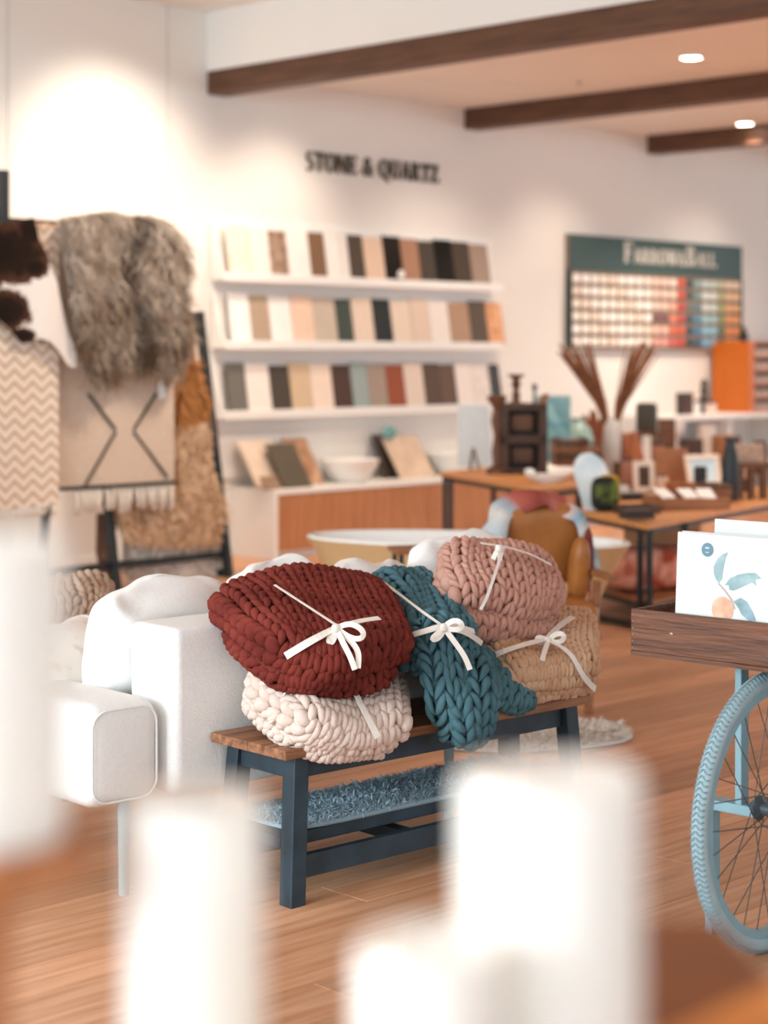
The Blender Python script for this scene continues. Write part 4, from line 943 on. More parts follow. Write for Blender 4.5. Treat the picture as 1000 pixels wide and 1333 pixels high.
def at(px, py, z): return gp(px, py, z)            # foot of a thing standing on a level surface
def item(name, label, cat, px, py, z, rz=0, group=None): return thing(name, label, cat, at(px, py, z), rz, group)
def sc(px, py, z): return FPX/(at(px, py, z)[1])    # px per metre there
def boxitem(name, label, cat, px, py, z, w_, d_, h_, m, rz=0.3, part='body', group=None, bev=0.003):
    e = item(name, label, cat, px, py, z, rz, group); MB().box(-w_/2, w_/2, -d_/2, d_/2, 0, h_).build(part, m, e, bevel=bev); return e
def latheitem(name, label, cat, px, py, z, prof, m, part='body', group=None, n=24):
    e = item(name, label, cat, px, py, z, 0, group); MB().lathe(prof, n=n).build(part, m, e, smooth='auto'); return e
def frameitem(name, label, px, py, z, w_, h_, fw, mf, mp, rz=0.2, lean=0.2, group=None, cat='picture frame'):
    e = item(name, label, cat, px, py, z, rz, group)
    f = lambda x, zz, y: (x, y+lean*zz, zz)
    def plate(x0, x1, z0, z1, y0, y1): return MB().add([f(x, zz, y) for y in (y0, y1) for x, zz in ((x0, z0), (x1, z0), (x1, z1), (x0, z1))], [(0,1,2,3),(7,6,5,4),(0,4,5,1),(1,5,6,2),(2,6,7,3),(3,7,4,0)])
    for r_ in ((-w_/2, w_/2, 0, fw), (-w_/2, w_/2, h_-fw, h_), (-w_/2, -w_/2+fw, fw, h_-fw), (w_/2-fw, w_/2, fw, h_-fw)): plate(*r_, -0.01, 0.012).build('frame_bar', mf, e)
    plate(-w_/2+fw, w_/2-fw, fw, h_-fw, 0.0, 0.008).build('picture', mp, e)
    return e
# --- table 1
Z = Z1
e = item('wooden_rack', 'dark wooden rack with two rectangular windows on the oak table', 'rack', 682, 617, Z, 0.12)
s_ = sc(682, 617, Z); W_, H_ = 62/s_, 92/s_
dk = DKW
for z0, z1 in ((0, .09), (.43, .55), (.90, 1.0)): MB().box(-W_/2, W_/2, -0.02, 0.16, z0*H_, z1*H_).build('rail', dk, e, bevel=0.003)
for x in (-1, 1): MB().box(min(x*W_/2, x*W_*0.33), max(x*W_/2, x*W_*0.33), -0.02, 0.16, 0.09*H_, 0.90*H_).build('stile', dk, e, bevel=0.003)
for z0, z1 in ((.09, .43), (.55, .90)):
    MB().box(-W_*.33, W_*.33, 0.10, 0.14, z0*H_, z1*H_).build('back_board', mat('rack_back', '2b2420', 0.6), e)
    MB().box(-W_*.22, W_*.22, 0.06, 0.11, (z0+.07)*H_, (z1-.07)*H_).build('inner_panel', WALN, e)
cand = [(0.0, 0), (0.055, 0), (0.055, 0.012), (0.02, 0.03), (0.026, 0.07), (0.015, 0.12), (0.03, 0.16), (0.018, 0.20), (0.045, 0.225), (0.05, 0.24), (0, 0.24)]
e = thing('candlestick', 'turned brown wooden candlestick standing on top of the dark rack', 'candlestick', P(672, 527, at(682, 617, Z)[1]+0.06)+np.array([0, 0, 0.0]), 0, 'turned candlesticks')
k_ = 40/s_/0.24; MB().lathe([(r_*k_*1.35, z_*k_) for r_, z_ in cand]).build('stem', WALN, e, smooth='auto')
k_ = 102/s_/0.24; latheitem('candlestick', 'tall turned brown candlestick beside the dark rack', 'candlestick', 647, 617, Z, [(r_*k_*0.62, z_*k_) for r_, z_ in cand], WALN, 'stem', 'turned candlesticks')
e = item('easel_board', 'pale blue grey board leaning on a small easel', 'board', 617, 612, Z, 0.1)
s_ = sc(617, 612, Z); w_, h_ = 52/s_, 84/s_
MB().add([(x+ (0.10 if zz else 0)*h_*0.6, y+0.25*zz, zz) for y in (0, 0.015) for x, zz in ((-w_/2, 0.02), (w_/2-0.03, 0.02), (w_/2-0.05, h_), (-w_/2+0.02, h_))], [(0,1,2,3),(7,6,5,4),(0,4,5,1),(1,5,6,2),(2,6,7,3),(3,7,4,0)]).build('board', mat('pale_board', 'd3d8d8', 0.6), e)
for x in (-0.035, 0.035): MB().bar((x, -0.03, 0), (0, 0.03, 0.16), 0.009).build('easel_leg', WALN, e)
MB().bar((0, 0.12, 0), (0, 0.03, 0.16), 0.009).build('easel_leg', WALN, e)
e = item('ceramic_boat_dish', 'white ceramic boat shaped dish on the table corner', 'dish', 713, 628, Z, 0.15)
MB().lathe([(0, 0), (0.07, 0), (0.11, 0.02), (0.16, 0.055), (0.15, 0.055), (0.1, 0.028), (0, 0.015)], sx=1.0, sy=0.5).build('dish', cer, e, smooth='auto')
MB().soft((-0.12, 0, 0.07), (0.035, 0.025, 0.025), 1, 1).build('handle', cer, e, smooth=True)
e = frameitem('canvas_painting', 'blue seascape canvas propped up on the display table', 722, 602, Z, 0.27, 0.52, 0.004, WHITE, mat('seascape', '5f9fae', 0.6, col2='a9cfca', scale=3, stretch=(1, 1, 4)), 0.05, 0.1, cat='painting')
latheitem('glass_vase', 'round sea green glass vase beside the canvas', 'vase', 752, 598, Z, [(0, 0), (0.05, 0), (0.11, 0.07), (0.13, 0.16), (0.1, 0.25), (0.055, 0.3), (0.06, 0.33), (0.05, 0.33), (0.045, 0.3), (0, 0.29)], mat('sea_glass', 'a3c0b6', 0.2))
def pallet(px, py, z, n, w_, h_, label, rz):
    e = item('slatted_box', label, 'box', px, py, z, rz)
    for k in range(n):
        MB().box(-w_/2, w_/2, -0.12, 0.12, k*h_/n, (k+0.72)*h_/n).build('slat', [MIDW, WALN][k % 2], e, bevel=0.003)
    for x in (-w_/2+0.03, w_/2-0.03): MB().box(x-0.015, x+0.015, -0.1, 0.1, 0, h_).build('post', DKW, e)
pallet(742, 606, Z, 4, 0.26, 0.21, 'slatted wooden box under the sea green vase', 0.1)
boxitem('leather_block', 'small tan leather block on top of the dark rack', 'block', 706, 617, Z, 0.001, 0.001, 0.001, MIDW) if False else None
e = thing('tan_wedge', 'small tan wooden wedge on top of the dark rack', 'wedge', P(706, 527, at(682, 617, Z)[1]+0.05), 0.1)
MB().add([(-.03, -.03, 0), (.03, -.03, 0), (.03, .03, 0), (-.03, .03, 0), (0, -.03, .07), (.04, -.03, .08), (.04, .03, .08), (0, .03, .07)], [(0,3,2,1),(4,5,6,7),(0,1,5,4),(1,2,6,5),(2,3,7,6),(3,0,4,7)]).build('wedge', MIDW, e)
latheitem('slim_bottle', 'slim black bottle behind the canvas', 'bottle', 696, 597, Z, [(0, 0), (0.028, 0), (0.028, 0.42), (0.012, 0.47), (0.012, 0.56), (0.022, 0.56), (0.022, 0.60), (0, 0.6)], BLACK)
# --- table 2
Z = Z2
e = item('reed_vase', 'tall white ceramic vase filled with brown dried reeds', 'vase', 797, 622, Z)
s_ = sc(797, 622, Z); k_ = 76/s_
MB().lathe([(0, 0), (0.055, 0), (0.066, 0.02), (0.07, k_*0.75), (0.06, k_*0.92), (0.05, k_), (0.042, k_), (0.04, k_*0.8), (0, k_*0.78)]).build('vase_body', mat('stone_white', 'cfc8c0', 0.5), e, smooth='auto')
rd = random.Random(4); reedm = mat('dried_reed', '94603e', 0.8, col2='6e4228')
for k in range(52):
    lft = k % 2 == 0; a = (-0.30 if lft else 0.24)+rd.uniform(-0.13, 0.12); b = rd.uniform(-0.12, 0.12); L_ = rd.uniform(0.50, 0.60)
    MB().tube([(a*0.08, b*0.1, k_*0.8), (a*0.3, b*0.5, k_+0.13), (a*0.8, b, k_+L_*0.8), (a*1.0, b*1.2, k_+L_)], [0.005, 0.008, 0.008, 0.006], 5).build('reed', reedm, e)
e = item('rounded_board', 'pale blue rounded sample board leaning at the table edge', 'board', 778, 664, Z, 0.15)
s_ = sc(778, 664, Z); w_, h_ = 46/s_, 74/s_
pts = [(-w_*.36, 0), (w_*.5, 0)]+[(w_*0.5*cos(a)*1.0, h_*0.62+h_*0.38*sin(a)) for a in np.linspace(0, pi, 12)]
MB().add([(x-0.12*zz, y+0.22*zz, zz) for y in (0, 0.014) for x, zz in pts], [tuple(range(14)), tuple(range(14, 28))[::-1]]+[(i, 14+i, 14+(i+1) % 14, (i+1) % 14) for i in range(14)]).build('board', mat('blue_wash', 'e8eff0', 0.6, col2='bcd2dc', scale=5, sharp=(0.25, 0.5)), e)
e = item('printed_cushion', 'small green yellow and black printed cushion on the table', 'cushion', 790, 666, Z, 0.3)
MB().soft((0, 0.03, 0.105), (0.085, 0.035, 0.105), 0.6, 0.5, 20, 14).build('cover', mat('green_print', '66702a', 0.8, col2='1c211c', scale=7, sharp=(0.46, 0.56)), e, smooth=True)
MB().soft((0.045, 0.07, 0.115), (0.07, 0.03, 0.105), 0.6, 0.5, 20, 14).build('back_cover', mat('yellow_print', 'd0a02c', 0.8), e, smooth=True)
def tray(px, py, z, w_, d_, h_, m, label, rz, contents=None):
    e = item('wooden_tray', label, 'tray', px, py, z, rz)
    MB().box(-w_/2, w_/2, -d_/2, d_/2, 0, 0.012).build('base', m, e)
    for a in ((-w_/2, w_/2, -d_/2, -d_/2+.012), (-w_/2, w_/2, d_/2-.012, d_/2), (-w_/2, -w_/2+.012, -d_/2+.012, d_/2-.012), (w_/2-.012, w_/2, -d_/2+.012, d_/2-.012)): MB().box(*a, 0.012, h_).build('side', m, e, bevel=0.002)
    return e
tray(829, 668, Z, 0.24, 0.16, 0.05, DKW, 'dark wooden tray beside the printed cushion', 0.25)
boxitem('bound_book', 'dark brown bound book lying in the dark tray', 'book', 829, 675, Z+0.0125, 0.18, 0.10, 0.05, mat('book_dark', '3a2c26', 0.6), 0.3)
boxitem('bound_book', 'black bound book on the table behind the dark tray', 'book', 822, 650, Z, 0.2, 0.16, 0.04, BLACK, 0.4)
e = tray(893, 662, Z, 0.46, 0.28, 0.075, MIDW, 'wooden tray of white cards at the table edge', 0.32)
c_ = mat('card_white', 'f4eee8', 0.6)
for k, (x, y, r_) in enumerate(((0.0, -0.06, 0.1), (0.085, -0.05, -0.1), (-0.11, -0.04, 0.2))):
    o = MB().add([(-.05, -.06, .075), (.05, -.06, .075), (.05, .05, .125), (-.05, .05, .125), (-.05, -.06, .07), (.05, -.06, .07), (.05, .05, .12), (-.05, .05, .12)], [(0,1,2,3),(7,6,5,4),(0,4,5,1),(1,5,6,2),(2,6,7,3),(3,7,4,0)]).build('greeting_card', c_, None, loc=at(893, 662, Z)+np.array([x*1.3, y, 0]), rz=0.3+r_)
    tag(o, ['white card in the wooden tray between two others', 'white card at the right rim of the wooden tray', 'white card at the left rim of the wooden tray'][k], 'card', 'cards in the tray')
frameitem('picture_frame', 'upright cream picture frame with dark centre on the table', 839, 640, Z, 0.15, 0.21, 0.035, mat('cream_frame', 'ecd9c6', 0.5), DKW, 0.15, 0.12)
frameitem('picture_frame', 'cream framed blue picture leaning beside the black candle', 918, 632, Z, 0.26, 0.22, 0.03, mat('cream_frame', 'ecd9c6', 0.5), mat('blue_picture', 'a9cfe0', 0.6, col2='d5e5ea', scale=4), 0.2, 0.35)
latheitem('pillar_candle', 'black pillar candle in front of the blue picture', 'candle', 912, 640, Z, [(0, 0), (0.045, 0), (0.045, 0.17), (0.04, 0.175), (0, 0.17)], BLACK)
boxitem('wooden_box', 'brown wooden box behind the cream picture frame', 'box', 822, 630, Z, 0.22, 0.18, 0.16, DKW, 0.25)
boxitem('wooden_box', 'tall reddish wooden board behind the tray of cards', 'board', 873, 630, Z, 0.26, 0.05, 0.26, mat('terra_wood', 'a8714f', 0.6), 0.3)
latheitem('wooden_bowl', 'round brown wooden bowl above the card tray', 'bowl', 886, 645, Z, [(0, 0), (0.06, 0), (0.1, 0.05), (0.11, 0.085), (0.1, 0.085), (0.07, 0.03), (0, 0.02)], MIDW)
latheitem('copper_bottle', 'copper brown bottle beside the reed vase', 'bottle', 828, 622, Z, [(0, 0), (0.06, 0), (0.075, 0.1), (0.05, 0.22), (0.02, 0.3), (0.022, 0.36), (0, 0.36)], mat('copper', 'a86038', 0.35))
latheitem('copper_pot', 'orange brown pot behind the reeds', 'vase', 814, 606, Z, [(0, 0), (0.07, 0), (0.10, 0.12), (0.08, 0.24), (0.06, 0.28), (0, 0.27)], mat('terracotta', 'b06a44', 0.5))
latheitem('dark_canister', 'dark olive canister behind the copper bottle', 'canister', 842, 606, Z, [(0, 0.34), (0.10, 0.34), (0.11, 0.36), (0.11, 0.55), (0.10, 0.57), (0, 0.57)], mat('olive_dark', '4a4438', 0.5)) if False else None
e = item('wooden_stand', 'brown wooden stand carrying a dark olive canister', 'stand', 842, 606, Z, 0.2)
MB().box(-0.10, 0.10, -0.08, 0.08, 0.26, 0.29).build('top', WALN, e)
for x in (-.08, .08):
    for y in (-.06, .06): MB().box(x-.014, x+.014, y-.014, y+.014, 0, 0.26).build('leg', WALN, e)
p = at(842, 606, Z); e = thing('dark_canister', 'dark olive canister on the wooden stand', 'canister', (p[0], p[1], Z+0.29))
MB().lathe([(0, 0), (0.088, 0), (0.092, 0.02), (0.092, 0.21), (0.086, 0.225), (0, 0.225)]).build('body', mat('olive_dark', '4a4438', 0.5), e, smooth='auto')
MB().lathe([(0, 0.225), (0.084, 0.225), (0.084, 0.245), (0, 0.25)]).build('lid', mat('olive_lid', '5a5446', 0.5), e, smooth='auto')
boxitem('wooden_board', 'upright dark brown board beside the white globe', 'board', 868, 612, Z, 0.14, 0.04, 0.42, WALN, 0.2)
latheitem('white_globe', 'small white globe ornament on a stem', 'ornament', 881, 606, Z, [(0, 0), (0.05, 0), (0.05, 0.015), (0.012, 0.03), (0.012, 0.24), (0.06, 0.28), (0.075, 0.34), (0.06, 0.4), (0, 0.42)], WHITE)
for k, (px, py, w_, h_, mm, lb) in enumerate(((902, 622, 0.13, 0.3, DKW, 'dark brown box standing behind the blue picture'), (920, 610, 0.12, 0.36, mat('blush_box', 'ead9cc', 0.6), 'pale upright box between dark boxes'), (942, 615, 0.16, 0.3, MIDW, 'mid brown box at the back of the crowded table'))):
    boxitem('storage_box', lb, 'box', px, py, Z, w_, 0.1, h_, mm, 0.25)
e = item('wooden_stool', 'little brown wooden stool standing on the crowded table', 'stool', 978, 648, Z, 0.35)
MB().box(-0.17, 0.17, -0.1, 0.1, 0.2, 0.235).build('seat', WALN, e, bevel=0.004)
for x in (-.14, -.045, .045, .14): MB().box(x-.018, x+.018, -.09, -.05, 0, .2).build('leg', WALN, e); MB().box(x-.018, x+.018, .05, .09, 0, .2).build('rear_leg', WALN, e)
e = item('black_vase', 'slim tall black vase beside the wooden stool', 'vase', 951, 652, Z)
MB().lathe([(0, 0), (0.05, 0), (0.06, 0.12), (0.05, 0.28), (0.03, 0.37), (0.034, 0.41), (0, 0.41)]).build('body', BLACK, e, smooth='auto')
q_ = at(978, 648, Z); e = thing('stone_relief', 'small grey stone plaque on the wooden stool', 'plaque', (q_[0], q_[1], Z+0.235), 0.35)
MB().box(-0.12, 0.10, 0.0, 0.03, 0, 0.12).build('plaque', mat('relief', 'c7a893', 0.7, scale=20, col2='9c8070'), e, bevel=0.006)
pallet(930, 655, Z, 4, 0.13, 0.13, 'small stack of brown slats beside the card tray', 0.3)
# below table 2
p = gp(872, 770, 0.151)
e = thing('patterned_pouf', 'coral pink patterned cushion on the lower shelf of the crowded table', 'cushion', p, 0.5)
MB().soft((0, 0.15, 0.13), (0.32, 0.16, 0.13), 0.5, 0.5, 28, 18).build('cover', mat('coral_print', 'e8a48c', 0.85, col2='b0492c', scale=7, sharp=(0.4, 0.55)), e, smooth=True)
p = gp(868, 770, 0.151); e = thing('kraft_box', 'brown cardboard box resting behind the coral cushion', 'box', (p[0]+0.05, p[1]+0.42, 0.151), 0.5)
MB().box(-0.2, 0.2, -0.1, 0.15, 0, 0.34).build('box', mat('kraft', 'b07a52', 0.8), e, bevel=0.004); MB().box(-0.205, 0.205, -0.105, 0.155, 0.34, 0.36).build('lid', mat('kraft_lid', 'c08c66', 0.8), e)

# ------------------------------------------------------------------ counter with orange cabinet by the wall
ZC = 0.97
tc0 = wallpt(868, 520, -0.55)[0]
e = thing('paint_counter', 'white open counter below the paint chip board', 'counter', wallw(tc0, 0, 0), TH)
MB().box(0, 3.4, -0.55, -0.02, ZC-0.05, ZC).build('top', WHITE, e, bevel=0.003)
for x in (0, 1.1, 2.2, 3.36): MB().box(x, x+0.04, -0.53, -0.02, 0, ZC-0.05).build('upright', WHITE, e)
MB().box(0.04, 3.36, -0.53, -0.02, 0.45, 0.48).build('shelf', WHITE, e)
MB().box(0.04, 3.36, -0.04, -0.02, 0.0, ZC-0.05).build('back', WHITE, e)
def onc(px, off=-0.4): return wallw(wallpt(px, 520, off)[0], off, ZC)
org = mat('orange_lacquer', 'c8671c', 0.45, var=0.02)
tO = wallpt(976, 520, -0.5)[0]; tA = wallpt(933, 520, -0.15)[0]
e = thing('orange_cabinet', 'bright orange cabinet with shelves of small pots', 'cabinet', wallw(tO, -0.5, ZC), TH)
H_ = wallpt(976, 447, -0.5)[1]-ZC
MB().box(0, 0.02, 0, 0.45, 0, H_).build('side_panel', org, e); MB().box(1.3, 1.32, 0, 0.45, 0, H_).build('side_panel', org, e)
MB().box(0.02, 1.3, 0.22, 0.45, 0, H_).build('back_panel', mat('cabinet_dark', '5a4034', 0.6), e); MB().box(0, 1.32, 0, 0.45, H_, H_+0.02).build('top_panel', org, e)
for k in range(5): MB().box(0.02, 1.3, 0, 0.42, k*H_/5, k*H_/5+0.012).build('shelf', org, e)
MB().box(0.02, 0.10, 0.0, 0.02, 0.02, H_).build('front_stile', org, e)
potm = mat('pot_cream', 'd9c2ae', 0.4); potd = mat('pot_dark', '4a3a34', 0.5)
base = np.array(wallw(tO, -0.5, ZC)); uu, vv = frame(TH)
for k in range(5):
    for j in range(5):
        q = base[:2]+uu*(0.16+j*0.11)+vv*0.08
        e = thing('sample_pot', 'small cream paint sample pot on the %s shelf of the orange cabinet' % ['lowest', 'second lowest', 'middle', 'second highest', 'highest'][k], 'paint pot', (q[0], q[1], ZC+k*H_/5+0.0125), 0, 'sample pots in the orange cabinet')
        if k == 0 and j == 0:
            b1 = MB().lathe([(0, 0), (0.05, 0), (0.05, 0.085), (0, 0.085)], n=12).build('jar', potm, e, smooth='auto'); b2 = MB().lathe([(0, 0.085), (0.05, 0.085), (0.05, 0.1), (0, 0.1)], n=12).build('lid', potd, e, smooth='auto')
        else:
            for b_ in (b1, b2): c = b_.copy(); COL.objects.link(c); c.parent = e
latheitem('paint_tin', 'x', 'tin', 900, 600, 0, [(0, 0), (.1, 0)], WHITE) if False else None
def tin(px, off, r_, h_, m, label, z=ZC, name='paint_tin', stack=1):
    p = np.array(wallw(wallpt(px, 520, off)[0], off, z))
    for k in range(stack):
        e = thing(name, label+('' if stack == 1 else [', lowest of three', ', middle of three', ', topmost of three'][k]), 'tin', (p[0], p[1], p[2]+k*(h_+0.012)), 0, 'tins on the paint counter')
        MB().lathe([(0, 0), (r_, 0), (r_, h_), (0, h_)], n=16).build('can', m, e, smooth='auto'); MB().lathe([(0, h_), (r_*1.05, h_), (r_*1.05, h_+0.012), (0, h_+0.012)], n=16).build('lid', potd, e, smooth='auto')
tin(887, -0.35, 0.05, 0.06, potd, 'short dark tin in the stack at the end of the counter', stack=3)
tin(897, -0.35, 0.045, 0.06, mat('pot_brown', '6b4a3c', .5), 'short brown tin in the second stack on the counter', stack=3)
tin(906, -0.3, 0.045, 0.12, WHITE, 'white tin standing between the dark stacks and the figurine')
tin(925, -0.4, 0.06, 0.11, mat('pot_blush', 'e8cfc2', .5), 'pale pink tin beside the orange cabinet')
e = thing('dark_figurine', 'dark stacked figurine beside the orange cabinet', 'figurine', onc(917, -0.3)); MB().lathe([(0, 0), (0.09, 0), (0.1, 0.05), (0.05, 0.09), (0.07, 0.14), (0.03, 0.18), (0.05, 0.23), (0.03, 0.27), (0.045, 0.31), (0, 0.36)], n=14).build('body', mat('bronze', '453a34', 0.4), e, smooth='auto')
e = thing('black_bottle', 'small black bottle on top of the orange cabinet', 'bottle', wallw(tO+0.2, -0.3, ZC+H_+0.02)); MB().lathe([(0, 0), (0.05, 0), (0.05, 0.08), (0.02, 0.11), (0.03, 0.15), (0, 0.15)], n=14).build('body', BLACK, e, smooth='auto')
for k, (px, w_, h_, mm, lb) in enumerate(((905, 0.2, 0.24, DKW, 'dark brown box on the counter shelf'), (930, 0.3, 0.2, MIDW, 'brown carton on the counter shelf beside the dark box'), (955, 0.2, 0.14, potm, 'small cream carton on the counter shelf'))):
    e = thing('carton', lb, 'box', wallw(wallpt(px, 580, -0.4)[0], -0.35, 0.48), TH); MB().box(-w_/2, w_/2, -0.1, 0.1, 0, h_).build('body', mm, e, bevel=0.004); MB().box(-w_/2-.004, w_/2+.004, -0.104, 0.104, h_-0.03, h_+.004).build('lid', mm, e)

# ------------------------------------------------------------------ delivery bicycle with wooden crate
HB = P(1003, 1058, 4.82); KA = radians(48); ku, kv = frame(KA)
e = thing('blue_cart_bicycle', 'light blue painted bicycle standing upright with a wooden crate on its front', 'bicycle', (HB[0], HB[1], 0), KA)
blu = mat('bike_blue', '86a8b2', 0.4, var=0.05, scale=20); tyrem = mat('tyre_blue', 'a2b8bd', 0.7, var=0.08, scale=30)
R_ = 0.362; zc = R_
tyre = MB(); nseg, ns = 96, 12
for i in range(nseg):
    a = 2*pi*i/nseg
    for k in range(ns): b = 2*pi*k/ns; rr_ = R_-0.021+0.021*cos(b); tyre.v.append((rr_*cos(a), 0.021*sin(b), zc+rr_*sin(a)))
for i in range(nseg):
    for k in range(ns): tyre.f.append((i*ns+k, i*ns+(k+1) % ns, ((i+1) % nseg)*ns+(k+1) % ns, ((i+1) % nseg)*ns+k))
ty = tyre.build('tyre', tyrem, e, smooth=True)
tread = MB()
for i in range(150):                                   # raised wavy tread blocks
    a = 2*pi*i/150
    for s_ in (-1, 1):
        pts = [((R_-0.020+0.0215*cos(b))*cos(a+s_*0.02*sin(3*b)+0.008*k), 0.0215*sin(b), zc+(R_-0.020+0.0215*cos(b))*sin(a+s_*0.02*sin(3*b)+0.008*k)) for k, b in enumerate(np.array([0.05, 0.35, 0.7, 1.05])*s_)]
        tread.tube(pts, 0.0022, 4)
tread.build('tread', mat('tread_blue', '86a0a8', 0.7), ty, smooth=True)
rim = MB()
def hoop(mb, r1, r2, y0, y1, n=72):
    V = []
    for i in range(n):
        a = 2*pi*i/n
        for r_, y in ((r1, y0), (r2, y0), (r2, y1), (r1, y1)): V.append((r_*cos(a), y, zc+r_*sin(a)))
    mb.add(V, [(i*4+k, i*4+(k+1) % 4, ((i+1) % n)*4+(k+1) % 4, ((i+1) % n)*4+k) for i in range(n) for k in range(4)])
hoop(rim, 0.305, 0.328, -0.014, 0.014); rim.build('rim', blu, e)
hubm = mat('hub_dark', '49555a', 0.4)
MB().add([(r_*cos(2*pi*k/20), y, zc+r_*sin(2*pi*k/20)) for r_, y in ((0.008, -.06), (0.03, -.04), (0.034, -.03), (0.018, -.02), (0.018, .02), (0.034, .03), (0.03, .04), (0.008, .06)) for k in range(20)],
         [(i*20+k, i*20+(k+1) % 20, (i+1)*20+(k+1) % 20, (i+1)*20+k) for i in range(7) for k in range(20)]+[tuple(range(20)), tuple(range(140, 160))[::-1]]).build('hub', hubm, e, smooth='auto')
spk = mat('spoke_steel', '6e6a66', 0.35, metal=0.6)
for i in range(28):
    a = 2*pi*i/28; s_ = 1 if i % 2 else -1; a2 = a+(1.25 if (i//2) % 2 else -1.25)
    MB().tube([(0.032*cos(a2), s_*0.033, zc+0.032*sin(a2)), (0.308*cos(a), 0, zc+0.308*sin(a))], 0.0017, 5).build('spoke', spk, e)
ZB = 0.74                                               # crate underside
for y in (0.085, -0.085):
    MB().box(-0.02, 0.02, y-0.01, y+0.01, zc+0.0, ZB).build('fork_blade', blu, e, bevel=0.003)
MB().box(-0.025, 0.025, 0.03, 0.19, zc-0.022, zc+0.005).build('axle_plate', blu, e, bevel=0.003)
MB().box(-0.025, 0.025, -0.19, -0.03, zc-0.022, zc+0.005).build('axle_plate', blu, e, bevel=0.003)
for y in (0.175, -0.175): MB().box(-0.02, 0.02, y-0.012, y+0.012, 0.0, zc-0.02).build('stand_leg', blu, e, bevel=0.003)
MB().tube([(0.03, 0.02, ZB), (0.10, 0.0, ZB-0.1), (0.3, 0, ZB-0.12), (0.75, 0, 0.45)], 0.014, 10).build('frame_tube', blu, e, smooth=True)
MB().tube([(0.1, 0, ZB-0.1), (0.14, 0, ZB+0.3)], 0.016, 10).build('steering_tube', blu, e, smooth=True)
MB().tube([(0.03, 0.05, ZB), (0.12, 0.03, ZB-0.12), (0.3, 0.03, ZB-0.25)], 0.008, 8).build('brace', blu, e, smooth=True)
CW, CL, CH = 0.30, 0.37, 0.125
X0 = -0.10
crm = wood('crate_wood', '7a4c34', '4e2e1e', scale=3, ax=1, bump=0.5)
e2 = thing('wooden_crate', 'dark stained wooden crate of art prints on the bicycle front', 'crate', (HB[0], HB[1], ZB), KA)
MB().box(X0, X0+CW, -CL, CL, 0.0, 0.012).build('base', crm, e2)
for x in (X0, X0+CW-0.014): MB().box(x, x+0.014, -CL, CL, 0.012, CH).build('long_side', crm, e2, bevel=0.003)
for y in (-CL, CL-0.014): MB().box(X0+0.014, X0+CW-0.014, y, y+0.014, 0.012, CH).build('short_side', crm, e2, bevel=0.003)
nailm = mat('nail', 'b99f78', 0.4, metal=0.6)
MB().soft((X0-0.001, 0.24, 0.07), (0.002, 0.006, 0.0035), 1, 1, 8, 6).build('nail', nailm, e2)
for k in range(6): MB().soft((X0-0.0005, CL-0.006, 0.02+k*0.018), (0.0015, 0.002, 0.002), 1, 1, 6, 4).build('nail', nailm, e2)
# prints standing in the crate (local y runs right to left in the picture)
paper = mat('print_paper', 'd9d8d4', 0.5, var=0.01)
def card(x, y1, wd, z0, z1, tilt, nm, label, m=paper, th=0.004):
    e = thing(nm, label, 'art print', (HB[0], HB[1], ZB+0.0125), KA, 'art prints in the crate')
    MB().add([(x+tilt*zz/0.3+dx, y, zz) for dx in (0, th) for y, zz in ((y1, z0), (y1-wd, z0), (y1-wd, z1), (y1, z1))], [(0,1,2,3),(7,6,5,4),(0,4,5,1),(1,5,6,2),(2,6,7,3),(3,7,4,0)]).build('sheet', m, e)
    return e
FX, FY, FT = X0+0.02, 0.245, 0.018
e = card(FX, FY, 0.33, 0, 0.325, FT, 'art_print', 'white art print of a peach on a leafy twig at the crate front')
card(FX+0.012, FY+0.006, 0.33, 0, 0.325, FT, 'art_print', 'plain white print tucked behind the peach print')
card(FX+0.024, FY+0.002, 0.33, 0, 0.327, FT, 'art_print', 'pale print third in the crate stack')
card(FX+0.07, FY-0.07, 0.33, 0, 0.36, FT, 'art_print', 'tall white print rising behind the peach print')
card(FX+0.08, FY-0.072, 0.33, 0, 0.355, FT, 'art_print', 'white print backing the tall white print')
# image on the front print: thin printed layers
def onp(y, z): return (FX+FT*z/0.3-0.0012, FY-y, z)
def flat(pts, nm, m, k=0.0):
    V = [np.array(onp(y, z))-np.array([k, 0, 0]) for y, z in pts]
    V2 = [v+np.array([0.0008, 0, 0]) for v in V]; n = len(V)
    return MB().add(V+V2, [tuple(range(n)), tuple(range(n, 2*n))[::-1]]+[(i, n+i, n+(i+1) % n, (i+1) % n) for i in range(n)]).build(nm, m, e)
leafm = mat('print_leaf', '7f9a9b', 0.6, col2='a3bcc0', scale=25); leafd = mat('print_leaf_dark', '6f8789', 0.6, col2='98b5c0', scale=22)
def prx(px, py):                                         # pixel on the print -> print coordinates
    xx, zz = onplane(px, py, HB[:2]+ku*(FX+0.008), KA+pi/2, 0); 
    return (FY-xx, zz-ZB-0.0125)
def P2(lst): return [prx(*q) for q in lst]
flat(P2([(946,719),(943,726),(940,742),(939,754),(935,759),(931,754),(928,746),(928,737),(932,728),(938,722)]), 'leaf', leafm)
flat(P2([(943,762),(949,753),(960,748),(972,746),(982,746),(990,753),(982,755),(984,763),(978,758),(966,764),(955,769),(949,768),(948,762)]), 'leaf', leafm)
flat(P2([(955,783),(964,778),(972,783),(980,796),(985,808),(975,808),(966,800),(962,792)]), 'leaf', leafd)
flat(P2([(935,759),(944,768),(953,780),(958,793),(956,793),(951,781),(942,769),(934,760)]), 'stem', mat('print_stem', 'b9a9a0', 0.6), 0.0004)
c_ = prx(941, 790); flat([(c_[0]+0.033*cos(a), c_[1]-0.006+0.033*sin(a)) for a in np.linspace(0, 2*pi, 22)[:-1]], 'peach', mat('print_peach', 'e6c6a8', 0.6, col2='d08468', scale=11, sharp=(0.38, 0.6)))
